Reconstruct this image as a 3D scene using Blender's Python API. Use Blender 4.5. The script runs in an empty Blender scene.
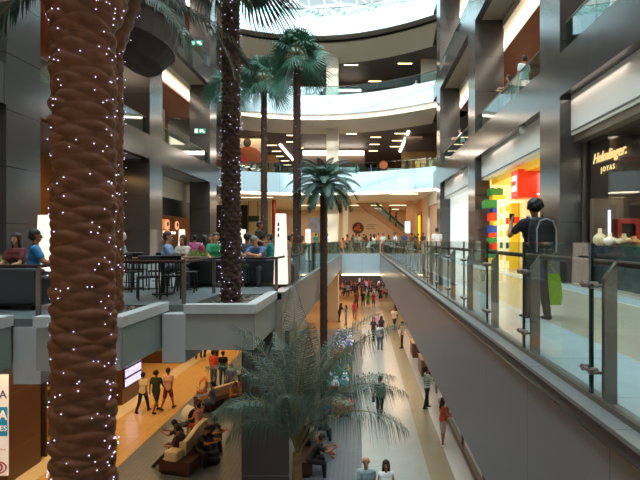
import bpy, bmesh, math, random
from mathutils import Vector, Matrix, Euler, noise
R = random.Random(7)
C = bpy.context.scene.collection
SC = bpy.context.scene
PI = math.pi
EYE = 1.15
def at(px, py, z=0.0):
    Y = (EYE - z) * 500.0 / (py - 240.0)
    return ((px - 362) / 500.0 * Y, Y)
def ax(px, Y): return (px - 362) / 500.0 * Y

# ---------------------------------------------------------------- materials
def lin(c):
    if isinstance(c, str):
        c = c.lstrip('#'); c = [int(c[i:i+2], 16) / 255 for i in (0, 2, 4)]
    return tuple(((v / 12.92) if v <= .04045 else ((v + .055) / 1.055) ** 2.4) for v in c) + (1.0,)
MATS = {}
def mat(name, col, rough=.6, metal=0.0, spec=.5, noise_amt=0.0, noise_scale=6.0, joints=None, jcol=None, emit=0.0, bump=0.0, coat=0.0, vary=0.0):
    """col: hex. joints: (sx,sy,sz,width) world spacing, 0 = none"""
    if name in MATS: return MATS[name]
    m = bpy.data.materials.new(name); m.use_nodes = True
    nt = m.node_tree; N = nt.nodes; L = nt.links
    b = N['Principled BSDF']
    b.inputs['Roughness'].default_value = rough; b.inputs['Metallic'].default_value = metal
    b.inputs['Specular IOR Level'].default_value = spec
    b.inputs['Coat Weight'].default_value = coat
    base = lin(col); src = None
    geo = N.new('ShaderNodeNewGeometry')
    if noise_amt > 0 or bump > 0:
        tex = N.new('ShaderNodeTexNoise'); tex.inputs['Scale'].default_value = noise_scale; tex.inputs['Detail'].default_value = 5
        L.new(geo.outputs['Position'], tex.inputs['Vector'])
    if noise_amt > 0:
        mp = N.new('ShaderNodeMapRange'); mp.inputs['From Min'].default_value = .3; mp.inputs['From Max'].default_value = .7
        mp.inputs['To Min'].default_value = 1 - noise_amt; mp.inputs['To Max'].default_value = 1 + noise_amt
        L.new(tex.outputs['Fac'], mp.inputs['Value'])
        vm = N.new('ShaderNodeVectorMath'); vm.operation = 'SCALE'; vm.inputs[0].default_value = base[:3]
        L.new(mp.outputs['Result'], vm.inputs['Scale']); src = vm.outputs[0]
    if joints:
        sep = N.new('ShaderNodeSeparateXYZ'); L.new(geo.outputs['Position'], sep.inputs[0])
        last = None
        for i, s in enumerate(joints[:3]):
            if not s: continue
            a = N.new('ShaderNodeMath'); a.operation = 'MULTIPLY'; a.inputs[1].default_value = 1 / s; L.new(sep.outputs[i], a.inputs[0])
            f = N.new('ShaderNodeMath'); f.operation = 'FRACT'; L.new(a.outputs[0], f.inputs[0])
            g = N.new('ShaderNodeMath'); g.operation = 'LESS_THAN'; g.inputs[1].default_value = joints[3] / s; L.new(f.outputs[0], g.inputs[0])
            if last is None: last = g
            else:
                x = N.new('ShaderNodeMath'); x.operation = 'MAXIMUM'; L.new(last.outputs[0], x.inputs[0]); L.new(g.outputs[0], x.inputs[1]); last = x
        mx = N.new('ShaderNodeMix'); mx.data_type = 'RGBA'
        L.new(last.outputs[0], mx.inputs['Factor'])
        mx.inputs['A'].default_value = base
        if src: L.new(src, mx.inputs['A'])
        mx.inputs['B'].default_value = lin(jcol or '#202020'); src = mx.outputs['Result']
    if src: L.new(src, b.inputs['Base Color'])
    else: b.inputs['Base Color'].default_value = base
    if bump > 0:
        bp = N.new('ShaderNodeBump'); bp.inputs['Strength'].default_value = bump; bp.inputs['Distance'].default_value = .02
        L.new(tex.outputs['Fac'], bp.inputs['Height']); L.new(bp.outputs[0], b.inputs['Normal'])
    if emit > 0:
        b.inputs['Emission Color'].default_value = base; b.inputs['Emission Strength'].default_value = emit
    MATS[name] = m; return m
def glass(name, tint='#f8fcfa', refl=.02, alpha=.97):
    if name in MATS: return MATS[name]
    m = bpy.data.materials.new(name); m.use_nodes = True
    nt = m.node_tree; N = nt.nodes; L = nt.links; N.remove(N['Principled BSDF'])
    out = N['Material Output']
    t = N.new('ShaderNodeBsdfTransparent'); t.inputs[0].default_value = tuple(v * alpha for v in lin(tint)[:3]) + (1,)
    g = N.new('ShaderNodeBsdfGlossy'); g.inputs['Roughness'].default_value = .02
    fr = N.new('ShaderNodeLayerWeight'); fr.inputs[0].default_value = .5
    pw = N.new('ShaderNodeMath'); pw.operation = 'POWER'; pw.inputs[1].default_value = 5; L.new(fr.outputs['Facing'], pw.inputs[0])
    ad = N.new('ShaderNodeMath'); ad.operation = 'MULTIPLY_ADD'; ad.inputs[1].default_value = .6; ad.inputs[2].default_value = refl + .03; ad.use_clamp = True
    L.new(pw.outputs[0], ad.inputs[0])
    mx = N.new('ShaderNodeMixShader'); L.new(ad.outputs[0], mx.inputs[0]); L.new(t.outputs[0], mx.inputs[1]); L.new(g.outputs[0], mx.inputs[2])
    L.new(mx.outputs[0], out.inputs[0]); MATS[name] = m; return m
def glow(name, col, s):
    if name in MATS: return MATS[name]
    m = bpy.data.materials.new(name); m.use_nodes = True
    N = m.node_tree.nodes; L = m.node_tree.links; N.remove(N['Principled BSDF'])
    e = N.new('ShaderNodeEmission'); e.inputs[0].default_value = lin(col); e.inputs[1].default_value = s
    L.new(e.outputs[0], N['Material Output'].inputs[0]); MATS[name] = m; return m

GRAN = mat('granite', '#484341', .16, spec=.6, noise_amt=.10, noise_scale=60, joints=(0, 2.35, 1.62, .022), jcol='#1c1c1e')
GRANC = mat('granite_column', '#423e3c', .18, spec=.6, noise_amt=.10, noise_scale=60, joints=(0, 0, 1.62, .02), jcol='#1c1c1e')
STONE = mat('dark_stone_cladding', '#5a5350', .35, noise_amt=.08, noise_scale=40, joints=(0, 0, 1.35, .02), jcol='#8a8584')
SOFF = mat('soffit', '#8f8378', .5)
WHITEP = mat('white_plaster', '#e8e4de', .6)
CREAM = mat('cream_plaster', '#dccdb8', .6)
WOOD = mat('orange_wood', '#8a4722', .35, noise_amt=.15, noise_scale=3, joints=(0, 1.5, 1.1, .015), jcol='#4a2412')
FPAN = mat('pale_fascia_panel', '#c9dbe2', .22, joints=(1.35, 0, 0, .02), jcol='#8ba0aa')
UFLOOR = mat('upper_floor_tile', '#c8bfa9', .12, noise_amt=.04, noise_scale=2, joints=(1.2, 1.2, 0, .008), jcol='#a79e8b')
BLUEST = mat('pale_blue_stone', '#c4d6dc', .15, noise_amt=.04, joints=(0, 1.2, 0, .01), jcol='#93a5ac')
TERR = mat('terrace_slab', '#6c7476', .35, noise_amt=.10, noise_scale=4, joints=(.9, .9, 0, .01), jcol='#4c5254')
LWHITE = mat('lower_white_tile', '#adaaa2', .24, noise_amt=.04, noise_scale=1.5, joints=(.75, .75, 0, .012), jcol='#a9a49a')
LBEIGE = mat('lower_beige_tile', '#a39377', .24, noise_amt=.05, noise_scale=1.5, joints=(.75, .75, 0, .012), jcol='#9c8f78')
LYEL = mat('lower_yellow_tile', '#dcb06a', .22, noise_amt=.05, noise_scale=1.5, joints=(.9, .9, 0, .01), jcol='#b88f52')
PLANK = mat('plank_floor', '#5f656b', .35, noise_amt=.10, noise_scale=3, joints=(.145, 2.4, 0, .012), jcol='#41464b')
GPAN = mat('grey_wall_panel', '#8d8f94', .3, noise_amt=.03, noise_scale=1.2, joints=(0, 1.5, 0, .012), jcol='#5d5e62')
GPAN2 = mat('grey_planter_panel', '#b0b0ac', .45, noise_amt=.05, noise_scale=2)
PLBAND = mat('planter_side_green_grey', '#93a5a1', .3, noise_amt=.05, noise_scale=3)
PRIM = mat('planter_rim', '#cfd3d4', .4)
STEEL = mat('brushed_steel', '#83766b', .4, metal=.7)
BRONZE = mat('bronze_metal', '#4d3b32', .35, metal=.7)
DARKM = mat('dark_metal', '#1d1c1d', .35, metal=.3)
HRAIL = mat('handrail_wood', '#3f261d', .5, spec=.25)
BLK = mat('black', '#0d0d0e', .4)
GL = glass('clear_glass')
GLB = glass('balcony_glass', '#d6f0ee', .08, .95)
SHOPGL = glass('shop_glass', '#f0f4f2', .03, .95)
GEDGE = mat('glass_edge', '#1b3a38', .15)
STRIP = glow('light_strip', '#fff1dc', 6)
STRIPW = glow('light_strip_warm', '#ffdca8', 4)
LEDM = glow('led_bulb', '#d8ccff', 2.5)
PILL = glow('lit_pillar_acrylic', '#ffe9d4', .85)

# ---------------------------------------------------------------- mesh builder
class MB:
    def __init__(s): s.v = []; s.f = []; s.m = []
    def add(s, vs, fs, mi=0):
        o = len(s.v); s.v += [tuple(v) for v in vs]; s.f += [tuple(i + o for i in f) for f in fs]; s.m += [mi] * len(fs); return s
    def box(s, x0, x1, y0, y1, z0, z1, mi=0):
        return s.add([(x0,y0,z0),(x1,y0,z0),(x1,y1,z0),(x0,y1,z0),(x0,y0,z1),(x1,y0,z1),(x1,y1,z1),(x0,y1,z1)],
                     [(0,3,2,1),(4,5,6,7),(0,1,5,4),(1,2,6,5),(2,3,7,6),(3,0,4,7)], mi)
    def cyl(s, p0, p1, r0, r1=None, n=12, mi=0, caps=True):
        r1 = r0 if r1 is None else r1
        p0 = Vector(p0); p1 = Vector(p1); d = (p1 - p0).normalized()
        a = d.orthogonal().normalized(); b = d.cross(a)
        vs = []
        for p, r in ((p0, r0), (p1, r1)):
            for i in range(n):
                t = 2 * PI * i / n; vs.append(p + (a * math.cos(t) + b * math.sin(t)) * r)
        fs = [(i, (i + 1) % n, n + (i + 1) % n, n + i) for i in range(n)]
        if caps: fs += [tuple(range(n - 1, -1, -1)), tuple(range(n, 2 * n))]
        return s.add(vs, fs, mi)
    def tube(s, pts, rs, n=8, mi=0):
        if not hasattr(rs, '__len__'): rs = [rs] * len(pts)
        P = [Vector(p) for p in pts]; vs = []; a = None
        for k, p in enumerate(P):
            d = (P[min(k + 1, len(P) - 1)] - P[max(k - 1, 0)]).normalized()
            if a is None: a = d.orthogonal().normalized()
            else: a = (a - d * a.dot(d)).normalized()
            b = d.cross(a)
            for i in range(n):
                t = 2 * PI * i / n; vs.append(p + (a * math.cos(t) + b * math.sin(t)) * rs[k])
        fs = []
        for k in range(len(P) - 1):
            for i in range(n): fs.append((k*n+i, k*n+(i+1)%n, (k+1)*n+(i+1)%n, (k+1)*n+i))
        fs += [tuple(range(n - 1, -1, -1)), tuple(range((len(P)-1)*n, len(P)*n))]
        return s.add(vs, fs, mi)
    def sph(s, c, r, nu=12, nv=8, mi=0, sc=(1,1,1)):
        c = Vector(c); vs = [c + Vector((0,0,r*sc[2]))]
        for j in range(1, nv):
            ph = PI * j / nv
            for i in range(nu):
                t = 2 * PI * i / nu
                vs.append(c + Vector((math.sin(ph)*math.cos(t)*r*sc[0], math.sin(ph)*math.sin(t)*r*sc[1], math.cos(ph)*r*sc[2])))
        vs.append(c - Vector((0,0,r*sc[2])))
        fs = [(0, 1 + i, 1 + (i + 1) % nu) for i in range(nu)]
        for j in range(nv - 2):
            for i in range(nu): fs.append((1+j*nu+i, 1+(j+1)*nu+i, 1+(j+1)*nu+(i+1)%nu, 1+j*nu+(i+1)%nu))
        l = 1 + (nv - 2) * nu; e = len(vs) - 1
        fs += [(l + i, e, l + (i + 1) % nu) for i in range(nu)]
        return s.add(vs, fs, mi)
    def prism(s, poly, z0, z1, mi=0):
        n = len(poly); vs = [(x, y, z0) for x, y in poly] + [(x, y, z1) for x, y in poly]
        return s.add(vs, [tuple(range(n - 1, -1, -1)), tuple(range(n, 2 * n))] + [(i, (i + 1) % n, n + (i + 1) % n, n + i) for i in range(n)], mi)
    def lathe(s, prof, n=24, mi=0, c=(0,0)):
        vs = []
        for r, z in prof:
            for i in range(n):
                t = 2 * PI * i / n; vs.append((c[0] + r * math.cos(t), c[1] + r * math.sin(t), z))
        fs = []
        for k in range(len(prof) - 1):
            for i in range(n): fs.append((k*n+i, k*n+(i+1)%n, (k+1)*n+(i+1)%n, (k+1)*n+i))
        fs += [tuple(range(n - 1, -1, -1)), tuple(range((len(prof)-1)*n, len(prof)*n))]
        return s.add(vs, fs, mi)
    def build(s, name, mats, parent=None, smooth=False, bevel=0, loc=None, rz=0):
        me = bpy.data.meshes.new(name); me.from_pydata(s.v, [], s.f); 
        if not isinstance(mats, (list, tuple)): mats = [mats]
        for m in mats: me.materials.append(m)
        me.polygons.foreach_set('material_index', s.m)
        if smooth: me.polygons.foreach_set('use_smooth', [True] * len(s.f))
        me.update()
        o = bpy.data.objects.new(name, me); C.objects.link(o)
        if parent: o.parent = parent
        if loc: o.location = loc
        if rz: o.rotation_euler.z = rz
        if bevel:
            md = o.modifiers.new('bevel', 'BEVEL'); md.width = bevel; md.segments = 2; md.limit_method = 'ANGLE'
        return o
def tag(o, label=None, cat=None, group=None, kind=None):
    if label: o['label'] = label
    if cat: o['category'] = cat
    if group: o['group'] = group
    if kind: o['kind'] = kind
    return o
def thing(name, label, cat, loc=(0,0,0), rz=0, group=None):
    o = bpy.data.objects.new(name, None); C.objects.link(o); o.location = loc; o.rotation_euler.z = rz
    o.empty_display_size = .2
    return tag(o, label, cat, group)
def struct(name, mb, m, label=None, **k):
    o = mb.build(name, m, **k); return tag(o, label, kind='structure')
def children(o): return [c for c in C.objects if c.parent == o]
def copy_tree(o, parent=None):
    c = o.copy(); C.objects.link(c); c.parent = parent
    for ch in KIDS(o): copy_tree(ch, c)
    return c
def KIDS(o): return list(o.children)
def dup(o, loc, rz=0, label=None, group=None, scale=None):
    c = copy_tree(o); c.location = loc; c.rotation_euler.z = rz
    if label: c['label'] = label
    if group: c['group'] = group
    if scale: c.scale = (scale,) * 3
    return c
def text(body, m, size, loc, rot, parent=None, name='lettering', ext=.01, shear=0, align='CENTER', bold=0):
    cu = bpy.data.curves.new(name, 'FONT'); cu.body = body; cu.size = size; cu.extrude = ext; cu.shear = shear; cu.align_x = align; cu.align_y = 'CENTER'
    cu.offset = bold
    cu.materials.append(m); o = bpy.data.objects.new(name, cu); C.objects.link(o)
    o.location = loc; o.rotation_euler = rot
    dg = bpy.context.evaluated_depsgraph_get(); me = bpy.data.meshes.new_from_object(o.evaluated_get(dg))
    me.name = name; q = bpy.data.objects.new(name, me); C.objects.link(q); q.location = loc; q.rotation_euler = rot
    bpy.data.objects.remove(o); bpy.data.curves.remove(cu)
    if parent: q.parent = parent
    return q

# ---------------------------------------------------------------- setting
XR, XL = 5.3, -10.1
RC = [3.3, 13.4, 23.45, 33.95]       # near faces of right columns
LC = [4.7, 14.2, 23.8, 33.2]
FB = [5.0, 11.45, 17.95]; FT = [6.15, 12.6, 19.1]; FL = [6.0, 12.45, 18.95]
def arcY(x, off=0): return 41.2 - .044 * (x + 4) ** 2 + off
NEAR = -10
tn = [0]
def tr():
    tn[0] += 1; return 'trim_%d' % tn[0]

# right walkway at the level of the camera
struct('floor_walkway', MB().box(1.95, 12, NEAR, 36.5, -.35, 0), UFLOOR, 'beige polished tile walkway floor in front of the shops')
struct(tr(), MB().box(1.78, 2.6, NEAR, 41, -.35, .012), BLUEST, 'pale stone border inside the glass railing')
struct(tr(), MB().box(4.75, 5.25, 6, 36.5, -.01, .012), BLUEST, 'pale stone border in front of the shops')
struct(tr(), MB().box(1.5, 1.8, NEAR, 41.6, -.12, .01), mat('ledge_metal', '#8f9494', .3, metal=.4, joints=(0, 1.5, 0, .01), jcol='#555555'), 'grey metal ledge under the glass railing')
struct(tr(), MB().box(1.46, 1.5, NEAR, 41.6, -.055, .015), mat('edge_dark','#3a2c26',.5), 'dark bronze edge strip of the walkway')
struct(tr(), MB().box(1.445, 1.46, NEAR, 41.6, -.07, -.055), mat('bright_trim', '#e8e8e8', .15, metal=1), 'thin bright metal line along the walkway edge')
struct('wall_walkway_front', MB().box(1.49, 1.62, NEAR, 41.6, -1.75, -.055), GPAN, 'grey panel fascia below the walkway')
struct('ceiling_lower_right', MB().box(1.62, 12, NEAR, 41.6, -1.75, -.36), mat('lower_soffit', '#b9aa95', .5), 'soffit under the walkway')

# terrace outline (staggered)
TP = [(XL-4, 7.3), (-4.7, 7.3), (-4.7, 8.85), (-3.05, 8.85), (-3.05, 10.65), (-1.72, 10.65), (-1.72, 41.6), (XL-4, 41.6)]
struct('floor_terrace', MB().prism(TP, -.12, 0), TERR, 'grey stone terrace floor of the cafe')
struct('ceiling_under_terrace', MB().prism([(XL-4, 7.45), (-4.85, 7.45), (-4.85, 9.0), (-3.2, 9.0), (-3.2, 10.8), (-1.85, 10.8), (-1.85, 41.6), (XL-4, 41.6)], -.85, -.12), mat('terrace_under', '#b8b0a2', .5), 'slab under the cafe terrace')
struct('wall_terrace_side', MB().box(-1.85, -1.7, 10.65, 41.6, -1.2, -.1), mat('terrace_side', '#b7aa9e', .4, joints=(0, 1.6, 0, .012), jcol='#877d73'), 'beige panel edge of the terrace over the void')
struct(tr(), MB().box(-1.9, -1.66, 10.65, 41.6, -.1, .04), mat('ledge_metal2', '#9aa0a0', .3, metal=.4), 'metal ledge of the terrace edge')
# rear floors of the camera level
struct('floor_rear', MB().box(-16, 12, 41.6, 62, -.4, 0), mat('rear_floor_tile', '#c9b695', .15, joints=(1.2, 1.2, 0, .01), jcol='#9d8f76'), 'pale tile floor beyond the bridge')
struct('wall_bridge_front', MB().box(-1.7, 1.5, 41.5, 41.6, -1.7, .02), mat('bridge_panel', '#b9ccd4', .3, joints=(2.2, 0, 0, .015), jcol='#8ba0aa'), 'pale blue panel front of the bridge')
struct('ceiling_rear_lower', MB().box(-16, 12, 41.6, 80, -1.7, -.4), mat('lower_soffit', '#b9aa95', .5), 'soffit under the bridge')
struct(tr(), MB().box(-1.7, 1.5, 41.42, 41.5, -1.79, -1.7, 0), STRIPW, 'line of light under the bridge')

# lower hall
struct('floor_lower', MB().box(2.05, 12, NEAR, 80, -6.4, -6), LBEIGE, 'beige tile strip on the right of the lower hall')
struct('floor_lower_hall', MB().box(0, 2.05, NEAR, 80, -6.4, -6), LWHITE, 'pale tile path through the lower hall')
struct(tr(), MB().box(2.78, 3.5, NEAR, 40, -6.2, -5.99), mat('white_border_stone', '#d8d4d2', .25), 'white stone border along the lower shop windows')
struct('floor_planks', MB().box(-7.7, 0, NEAR, 40, -6.4, -6), PLANK, 'grey plank floor of the lower seating area')
struct('floor_lower_rear', MB().box(-7.7, 0, 40, 80, -6.4, -6), mat('warm_tile', '#c09868', .2, noise_amt=.05), 'warm tile floor at the back of the lower hall')
struct('floor_lower_left', MB().box(-16, -7.7, NEAR, 80, -6.4, -6), LYEL, 'yellow tile floor along the left lower shops')
struct(tr(), MB().box(-10.4, -9.7, NEAR, 40, -6.2, -5.99), mat('cream_border_stone', '#e8d3ac', .25), 'cream border along the left lower shops')

# facades
def facade(side):
    sg = 1 if side == 'right' else -1
    X0 = XR if sg > 0 else XL
    cols = RC if sg > 0 else LC
    yend = 37.2 if sg > 0 else 39.4
    def bx(mb, a, b, y0, y1, z0, z1, mi=0):
        x0, x1 = sorted((X0 + sg * a, X0 + sg * b)); return mb.box(x0, x1, y0, y1, z0, z1, mi)
    for k, y in enumerate(cols):
        struct('column', bx(MB(), 0, 1.35, y, y + 1.5, 0, 24), GRANC, 'dark polished granite column of the %s facade' % side)
    segs = [(NEAR, cols[0])] + [(cols[i] + 1.5, cols[i+1]) for i in range(3)] + [(cols[3] + 1.5, yend)]
    for lv in range(3):
        for y0, y1 in segs:
            struct('wall_%s_fascia' % side, bx(MB(), 0, .3, y0, y1, FB[lv], FT[lv]), GRAN, 'polished granite band of the %s gallery' % side)
        struct('floor_gallery_%s' % side, bx(MB(), .3, 8, NEAR, yend, FB[lv] + .02, FL[lv]), [SOFF], 'gallery slab of the %s side' % side)
        struct('floor_gallery_%s' % side, bx(MB(), .3, 8, NEAR, yend, FL[lv], FL[lv] + .02), UFLOOR, 'gallery floor of the %s side' % side)
        if lv < 2:
            top = FB[lv+1]
            struct('wall_gallery_%s' % side, bx(MB(), 5.2, 5.4, NEAR, yend, FL[lv], top), WOOD, 'orange wood panelled wall of the %s gallery' % side)
            # dropped wood ceiling with cove
            struct('ceiling_gallery_%s' % side, bx(MB(), 1.9, 5.2, NEAR, yend - .2, top - .75, top - .55), WOOD, 'dropped wood ceiling of the %s gallery' % side)
            struct('ceiling_gallery_%s' % side, bx(MB(), 1.3, 1.9, NEAR, yend - .2, top - .35, top - .0), CREAM, 'cream ceiling edge of the %s gallery' % side)
            struct(tr(), bx(MB(), 1.75, 1.88, NEAR, yend - .2, top - .56, top - .46), STRIP, 'line of light along the %s gallery ceiling' % side)
            for y0, y1 in segs:
                if y1 < 5: continue
                m = bx(MB(), 3.0, 3.2, y1 - 3.4, y1 - 3.1, FL[lv], top - .75)
                struct('wall_pier_%s' % side, bx(MB(), 4.4, 5.2, y1 - 3.6, y1 - 2.6, FL[lv], top - .75), CREAM, 'cream pier on the %s gallery' % side)
    # top wall to the skylight
    struct('wall_%s_top' % side, bx(MB(), .3, 1, NEAR, 80, 19.1, 23.6), WHITEP, 'white upper wall below the skylight')
    # glass balustrades between columns
    for lv in range(3):
        for i, (y0, y1) in enumerate(segs):
            if y1 < 6: continue
            where = ('first', 'second', 'third')[lv]
            near = ('nearest', 'second nearest', 'third nearest', 'farthest', 'last')[i]
            t = thing('glass_balustrade', 'glass balustrade on the %s gallery up the %s wall, %s bay' % (where, side, near), 'glass balustrade', (X0 + sg * .18, y0, FT[lv]), 0, 'balcony balustrades')
            n = max(1, round((y1 - y0) / 1.6)); w = (y1 - y0) / n
            for k in range(n):
                MB().box(-.008, .008, k * w + .02, (k + 1) * w - .02, 0, .82).build('glass_pane', GLB, t)
            MB().box(-.02, .02, 0, y1 - y0, .82, .85).build('top_rail', STEEL, t)
facade('left'); facade('right')
# ---------------------------------------------------------------- rear curved galleries
def arcs(o0, o1, z0, z1, x0=-10.6, x1=5.8, n=40, ycap=None, dz=0):
    mb = MB(); xs = [x0 + (x1 - x0) * i / n for i in range(n + 1)]
    vs = []
    for x in xs:
        a = arcY(x, o0); b = arcY(x, o1) if ycap is None else ycap
        vs += [(x, a, z0), (x, b, z0 + dz), (x, b, z1 + dz), (x, a, z1)]
    fs = []
    for i in range(n):
        k = i * 4; j = k + 4
        for q in range(4): fs.append((k + q, j + q, j + (q + 1) % 4, k + (q + 1) % 4))
    fs += [(0, 3, 2, 1), (n*4, n*4+1, n*4+2, n*4+3)]
    return mb.add(vs, fs)
RB = [5.05, 11.5, 18.0]; RT = [6.65, 13.05, 19.5]
CEIL = [4.85, 10.75, 17.1]
DKC = mat('rear_dark_ceiling', '#5d554f', .6); CRC = mat('rear_cream_ceiling', '#d9cbb8', .6)
for lv in range(3):
    struct('wall_rear_fascia', arcs(0, .12, RB[lv], RT[lv]), FPAN, 'curved pale blue panel balcony front, %s gallery' % ('first','second','third')[lv])
    struct('ceiling_rear_edge', arcs(.12, 1.3, RB[lv] + .12, RB[lv] + .3), SOFF, 'curved soffit edge')
    struct('ceiling_rear_band', arcs(1.45, 4.2, RB[lv] - .12, RB[lv] + .1, dz=CEIL[lv] - RB[lv] + .12), CRC, 'cream curved ceiling band')
    struct(tr(), arcs(1.3, 1.44, RB[lv] - .04, RB[lv] + .08), STRIP if lv < 2 else BLK, 'curved line under the %s rear gallery' % ('first','second','third')[lv])
    struct('floor_rear_gallery', arcs(.12, 0, RB[lv] + .3, RT[lv] - .6, x0=-16, x1=12, ycap=68), SOFF, 'rear gallery slab')
    struct('ceiling_rear', arcs(4.2, 0, CEIL[lv], CEIL[lv] + .12, x0=-16, x1=12, ycap=68), [DKC if lv else CRC], 'rear gallery ceiling')
    t = thing('curved_glass_balustrade', 'curved glass balustrade on the rear balcony, %s level up' % ('first','second','third')[lv], 'glass balustrade', (0, 0, RT[lv]), group='rear balcony balustrades')
    n = 11
    for k in range(n):
        x0 = -10.4 + 16 * k / n; x1 = -10.4 + 16 * (k + 1) / n - .05
        arcs(.05, .065, 0, .72, x0=x0, x1=x1, n=4).build('glass_pane', GLB, t)
    arcs(.03, .09, .72, .76).build('top_rail', BRONZE, t)
struct('column', MB().box(-3.15, -2.1, 44.2, 45.2, -6, 19), CREAM, 'pale square column rising through the rear galleries')
struct('column', MB().box(ax(343, 48), ax(348, 48), 48, 48.5, 0, 4.9), WHITEP, 'slim white column behind the bridge')
# strips of light in the rear ceilings
lamp = thing('ceiling_light', 'long ceiling light', 'ceiling light')
MB().box(-.5, .5, -.09, .09, -.02, .0).build('diffuser', STRIPW, lamp); MB().box(-.53, .53, -.12, .12, 0, .03).build('frame', WHITEP, lamp)
used = [0]
def clight(px, py, z, sc=1, rz=0, lab='', grp=''):
    Y = (z - EYE) * 500 / (240 - py); X = ax(px, Y)
    if used[0] == 0: o = lamp; used[0] = 1
    else: o = copy_tree(lamp)
    o.location = (X, Y, z - .03); o.rotation_euler.z = rz; o.scale = (sc, 1, 1); o['label'] = lab; o['group'] = grp
def zl(x, y): return (210 + x / 5.33, 90 + y / 5.33)
for x, y in [(272,260),(330,293),(355,325),(370,352),(400,376),(412,398),(418,415),(437,240),(434,275),(472,308)]:
    px, py = zl(x, y); clight(px, py, CEIL[1], .95, 0, 'short ceiling light strip in the dark left ceiling of the first rear gallery', 'left ceiling strips of the first rear gallery')
for x, y in [(297,250),(291,288),(284,323),(426,230),(411,268),(398,300),(168,232)]:
    clight(320 + x / 5.33, 90 + y / 5.33, CEIL[1], .95, 0, 'short ceiling light strip in the dark right ceiling of the first rear gallery', 'right ceiling strips of the first rear gallery')
for px, py, l in [(351,64.7,'left'), (405,63.2,'right'), (375,81,'rear')]:
    clight(px, py, CEIL[2], 1.25, 0, 'ceiling light strip of the second rear gallery, the %s one of three' % l, 'ceiling strips of the second rear gallery')
for px, py, w, l in [(371,205,2.2,'left'), (400,205,2.2,'right'), (255,197,3,'far left'), (357,205,1.6,'centre'), (404,193.5,2.2, 'front right'),(310,205,2.2,'mid left'),(392,209,1.6,'back')]:
    clight(px, py, CEIL[0], w, 0, 'wide ceiling light strip above the people behind the bridge, %s of the rear hall' % l, 'rear hall ceiling strips')
struct(tr(), MB().box(4.0, 4.2, 44, 54, CEIL[1] - .12, CEIL[1]), STRIP, 'light strip along the right of the first rear gallery ceiling')
struct(tr(), MB().box(-8.3, -8.1, 50, 62, CEIL[1] - .12, CEIL[1]), STRIP, 'light strip along the left of the first rear gallery ceiling')

# rear walls
struct('wall_rear', MB().box(-16, 12, 62, 62.3, 0, 4.9), mat('rear_wall', '#c8b193', .6), 'beige back wall behind the escalator')
struct('wall_rear', MB().box(-16, 12, 66, 66.3, 4.9, 19), mat('rear_wall_grey', '#9a8c80', .6), 'back wall of the rear galleries')
struct('wall_rear_side', MB().box(5.6, 5.9, 37.4, 62, 0, 4.85), mat('peach_wall', '#e2b48c', .6), 'peach wall at the right of the rear hall')
struct('wall_rear_side', MB().box(5.45, 5.6, 41.5, 43.2, 0, 4.85), CREAM, 'cream pier at the right of the rear hall')
yd = thing('shop_display', 'tall yellow lit display panel on the peach wall right of the escalator', 'display', (5.55, 48, .2))
MB().box(-.06, 0, -1.6, 1.6, 0, 3.6).build('frame', mat('ochre', '#c98a2a', .5), yd)
MB().box(-.08, -.06, -.9, .9, .2, 3.3).build('lit_panel', glow('yellow_panel', '#ffb82a', 1.2), yd)
sc = thing('advertising_screen', 'white lit advertising screen beside the escalator', 'screen', (ax(407.5, 47), 47, 1.75))
MB().box(-.28, .28, 0, .06, 0, 1.2).build('frame', STEEL, sc); MB().box(-.24, .24, -.02, 0, .05, 1.15).build('screen', glow('scr', '#eef6ff', 1.6), sc)
struct('column', MB().box(4.2, 4.9, 47.1, 47.7, 0, 4.85), mat('peach_wall', '#e2b48c'), 'peach column carrying the screen')
# round poster and caption on the beige wall
ps = thing('round_poster', 'round dark red and orange poster on the beige wall behind the bridge', 'poster', (ax(358, 57), 57, EYE + 12 * 57 / 500.))
MB().cyl((0, 0, 0), (0, -.05, 0), .66, n=28).build('disc', mat('poster_dark', '#5a2212', .5), ps)
m = MB()
for i in range(9):
    a = i * .7; m.cyl((.33 * math.cos(a) * (i % 3) / 2, -.05, .33 * math.sin(a) * (i % 3) / 2), (.33 * math.cos(a) * (i % 3) / 2, -.06, .33 * math.sin(a) * (i % 3) / 2), .14, n=10)
m.build('picture', mat('poster_orange', '#c8662c', .5), ps)
struct('wall_rear_poster', MB().box(ax(347, 57), ax(392, 57), 57.1, 57.3, 0, 4.8), mat('poster_wall', '#d6c6ae', .6), 'cream wall behind the round poster')
m = MB(); X0 = ax(366, 57)
for r, w in ((0, 1.2), (.22, .95), (.44, 1.1)): m.box(X0, X0 + w, 57.05, 57.1, 2.85 - r, 2.94 - r)
tag(m.build('wall_caption', mat('caption_grey', '#a08b78')), 'three faint grey lines of caption beside the round poster', 'sign')
# escalator
ea = thing('escalator', 'escalator rising to the left with beige side panel', 'escalator', (0, 50, 0))
xa, za, xb, zb = ax(362, 50), 5.2, ax(415, 50), .7
def sl(x): return za + (x - xa) * (zb - za) / (xb - xa)
m = MB()
for y in (0, 1.25):
    m.add([(xa-1.2, y, sl(xa-1.2)-.9), (xb+.8, y, max(0,sl(xb+.8)-.9)), (xb+.8, y, sl(xb+.8)+.15), (xa-1.2, y, sl(xa-1.2)+.15), (xa-1.2, y+.08, sl(xa-1.2)-.9), (xb+.8, y+.08, max(0,sl(xb+.8)-.9)), (xb+.8, y+.08, sl(xb+.8)+.15), (xa-1.2, y+.08, sl(xa-1.2)+.15)],
      [(0,1,2,3),(7,6,5,4),(0,4,5,1),(1,5,6,2),(2,6,7,3),(3,7,4,0)])
m.build('side_panel', mat('escalator_beige', '#b58f70', .4), ea)
m = MB()
for i in range(26):
    x = xa - 1 + i * .26; m.box(x, x + .26, .08, 1.25, sl(x) - .4, sl(x) - .1)
m.build('steps', DARKM, ea)
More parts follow.
